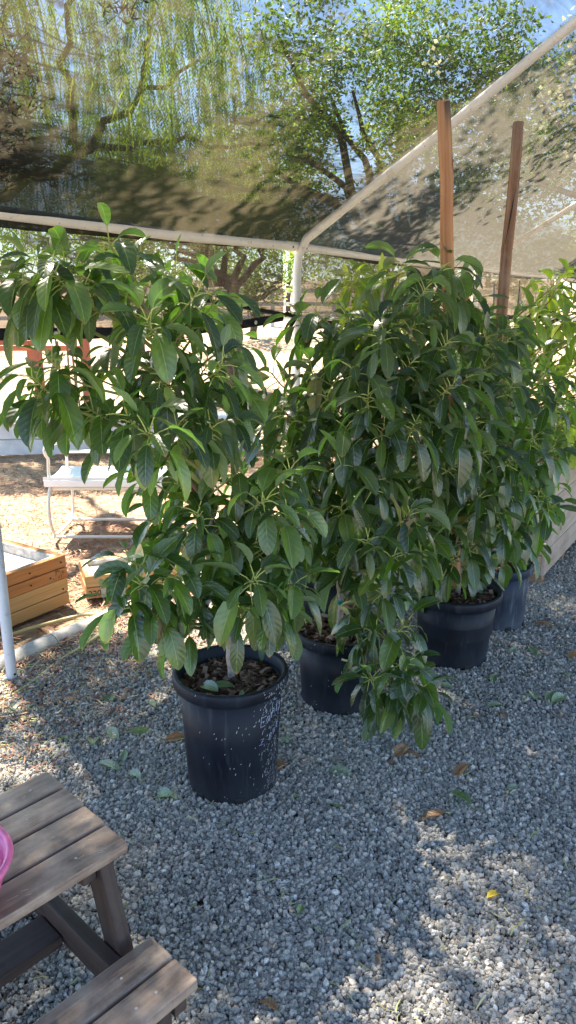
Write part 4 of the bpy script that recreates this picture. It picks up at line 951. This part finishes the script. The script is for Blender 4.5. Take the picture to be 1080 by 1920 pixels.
lbs=['bright lime green bushy tree seen through the side netting above the trellis','dark green rounded tree just past the lime green one','large dark tree at the edge of the yard beyond the trellis','dark tree behind the canopy corner post','light green tree behind the sunlit tree with the thin stake','dark tree beyond the orange stake','dark tree beyond the wooden bin','distant tree on the slope above the rail fence, past the lime green tree','distant tree on the slope behind the corner post','distant tree on the slope past the orange stake','dark round tree nearest the bin, out in the yard','pale green tree furthest out past the bin','dark tree between the two beyond the bin']
for (x,y,zc,r,mt),lb in zip(bgt,lbs):
    g0=gz(x,y);blob_tree('yard_tree',lb,V((x,y,g0)),zc*.5,.14,cells((x,y,zc),r*1.2,r,r*.45,11,r*.35,r*.6),3600,.15,M[mt],'trees across the yard')
# dry twigs and leaf scraps caught on top of the netting
def roofhit(px,py):
    r=ray(px,py);c=V((0,0,H));A_=(c-B0).dot(PD);k=r.dot(PD)
    t=(2.0+RS*A_+.03-H)/(r.z-RS*k);return c+r*t
def deb(b):
    for cx,cy,sx,sy,n in ((15,130,22,30,26),(30,300,34,14,60),(20,235,26,24,34),(60,330,50,8,26),(235,20,10,8,8)):
        for k in range(n):
            p=roofhit(rng.gauss(cx,sx),rng.gauss(cy,sy))
            q=p+V((rng.uniform(-.09,.09),rng.uniform(-.09,.09),rng.uniform(0,.06)));m_=(p+q)/2+V((rng.uniform(-.02,.02),rng.uniform(-.02,.02),.015));b.tube([p,m_,q],[.0022,.0018,.001],4,cap=False,r=rng.random()*.4)
            for j in range(5):leafquad(b,p.lerp(q,rng.random()),.03,rng.random()*.3,None,.3)
db=MB();deb(db);db.obj('roof_litter',M['chip'],kind='stuff')
# ---------------------------------------------------------------- fallen leaves
protos={}
def fallen_mesh(key,mat,seed):
    b=MB();st=rng.getstate();rng.seed(seed);l=.115*rng.uniform(.85,1.1)
    leaf(b,V((-l/2,0,.006)),V((1,0,.22)),l,l*rng.uniform(.32,.46),rng.uniform(.5,.9),rng.uniform(-.25,.25),rng.random(),0,rng.uniform(.2,.6),0,rng.uniform(-.6,.6))
    b.tube([V((-l/2,0,.006)),V((-l/2-.02,.004,.004))],.0014,5,1,False);rng.setstate(st)
    me=b.obj('fallen_leaf',[mat,M['petiole']]);d=me.data;bpy.data.objects.remove(me);return d
for key in ('drygreen','drypale','drybrown','dryyellow'):protos[key]=[fallen_mesh(key,M[key],s) for s in (1,2,3)]
FL=[(204,1312,'drygreen',.9,'beside the paint flecked pot, halfway to the kerb'),(175,1390,'drygreen',.7,'between the picnic table and the paint flecked pot'),(262,1372,'drygreen',.9,'just beside the paint flecked pot'),(212,1376,'drypale',.9,'near the paint flecked pot'),(203,1437,'drypale',.8,'near the picnic table corner'),(233,1418,'drygreen',.6,'between table corner and paint flecked pot'),
 (300,1490,'drygreen',1.15,'at the foot of the paint flecked pot, stalk pointing at it'),(250,1453,'drypale',.7,'close to the picnic table top'),(116,1382,'drygreen',.7,'in the shadow of the blue grey post'),(30,1330,'drygreen',.7,'at the foot of the blue grey post'),(330,1385,'drybrown',.7,'touching the paint flecked pot'),
 (540,1390,'drypale',.9,'between the two nearest pots'),(642,1450,'drypale',1.1,'alone in front of the two nearest pots'),(530,1437,'drybrown',.9,'at the foot of the paint flecked pot'),(628,1510,'drygreen',.5,'alone on the open gravel'),(560,1493,'drygreen',.4,'on the gravel, smallest green one'),
 (750,1410,'drybrown',.8,'beneath the hanging branch'),(773,1415,'drybrown',.7,'beneath the hanging branch'),(740,1430,'drybrown',.5,'beneath the hanging branch'),(865,1447,'drybrown',.8,'beyond the curled tan one'),(807,1530,'drybrown',1.0,'curled on the open gravel'),(927,1676,'dryyellow',.55,'on the open gravel'),(860,1497,'drygreen',.9,'long and narrow on the open gravel'),(962,1475,'drypale',.5,'on the open gravel, small and grey'),
 (925,1272,'drygreen',.7,'near the pot with the orange stake'),(838,1287,'drypale',.5,'in front of the pot with the orange stake'),(1000,1302,'drypale',.8,'in the pile facing the wooden bin'),(1030,1308,'drygreen',.9,'in the pile facing the wooden bin'),(1048,1310,'drygreen',.8,'in the pile facing the wooden bin'),(985,1305,'drypale',.6,'in the pile facing the wooden bin'),(1060,1265,'drypale',.7,'near the edge of the pile'),(928,1323,'drypale',.6,'short of the pile facing the bin'),
 (1000,1222,'drygreen',.8,'between the faded pot and the bin'),(960,1222,'drypale',.7,'beside the faded pot'),(1073,1230,'drybrown',.7,'out beyond the faded pot'),(895,1340,'drybrown',.6,'in front of the pot with the orange stake'),(1055,1338,'drybrown',.6,'beyond the pile facing the bin'),(1020,1172,'drybrown',.8,'in the sun patch by the wooden bin'),(1025,1225,'drybrown',.6,'in shade near the bin'),
 (500,1880,'drybrown',.7,'at the end of the picnic bench'),(940,1340,'drybrown',.4,'small scrap in front of the pile'),(285,1318,'drygreen',.7,'tucked beside the paint flecked pot rim'),(240,1298,'drybrown',.7,'near the hose'),(90,1185,'drybrown',.9,'in front of the taller raised bed'),(165,1172,'drybrown',.9,'between the raised bed and the kerb'),(15,1335,'drypale',.5,'by the blue grey post'),(565,1705,'drygreen',.4,'scrap on the open gravel near the bench'),(710,1800,'drybrown',.4,'scrap on the sunlit gravel')]
for px,py,yy,k_,tx in ((392,1262,2.2,1,'resting on the bark of the paint flecked pot, biggest of three'),(418,1262,2.22,0,'resting on the bark against the pale trunk'),(458,1280,2.17,2,'resting on the bark nearest the speckled rim')):
    p=aty(px,py,yy);p.z=PZ+H1-.03
    o=bpy.data.objects.new('fallen_leaf',protos['drygreen'][k_]);COL.objects.link(o);o.location=p;o.rotation_euler=(.2,-.25,rng.uniform(0,6));o.scale=(.75,)*3
    tag(o,'green fallen leaf '+tx,'leaf','fallen leaves on the gravel')
wordc={'drygreen':'green','drypale':'pale grey green','drybrown':'curled brown','dryyellow':'small yellow'}
for i,(px,py,key,s_,where) in enumerate(FL):
    p=atz(px,py,.036 if py>1200 or px>600 else .02);o=bpy.data.objects.new('fallen_leaf',protos[key][i%3]);COL.objects.link(o);o.location=p
    o.rotation_euler=(rng.uniform(-.25,.25),rng.uniform(-.2,.2),rng.uniform(0,6.28) if i!=6 else 2.6);o.scale=(s_,)*3
    tag(o,f'{wordc[key]} fallen leaf {where}','leaf','fallen leaves on the gravel')
for o in bpy.data.objects:
    if '_w' in o:del o['_w']
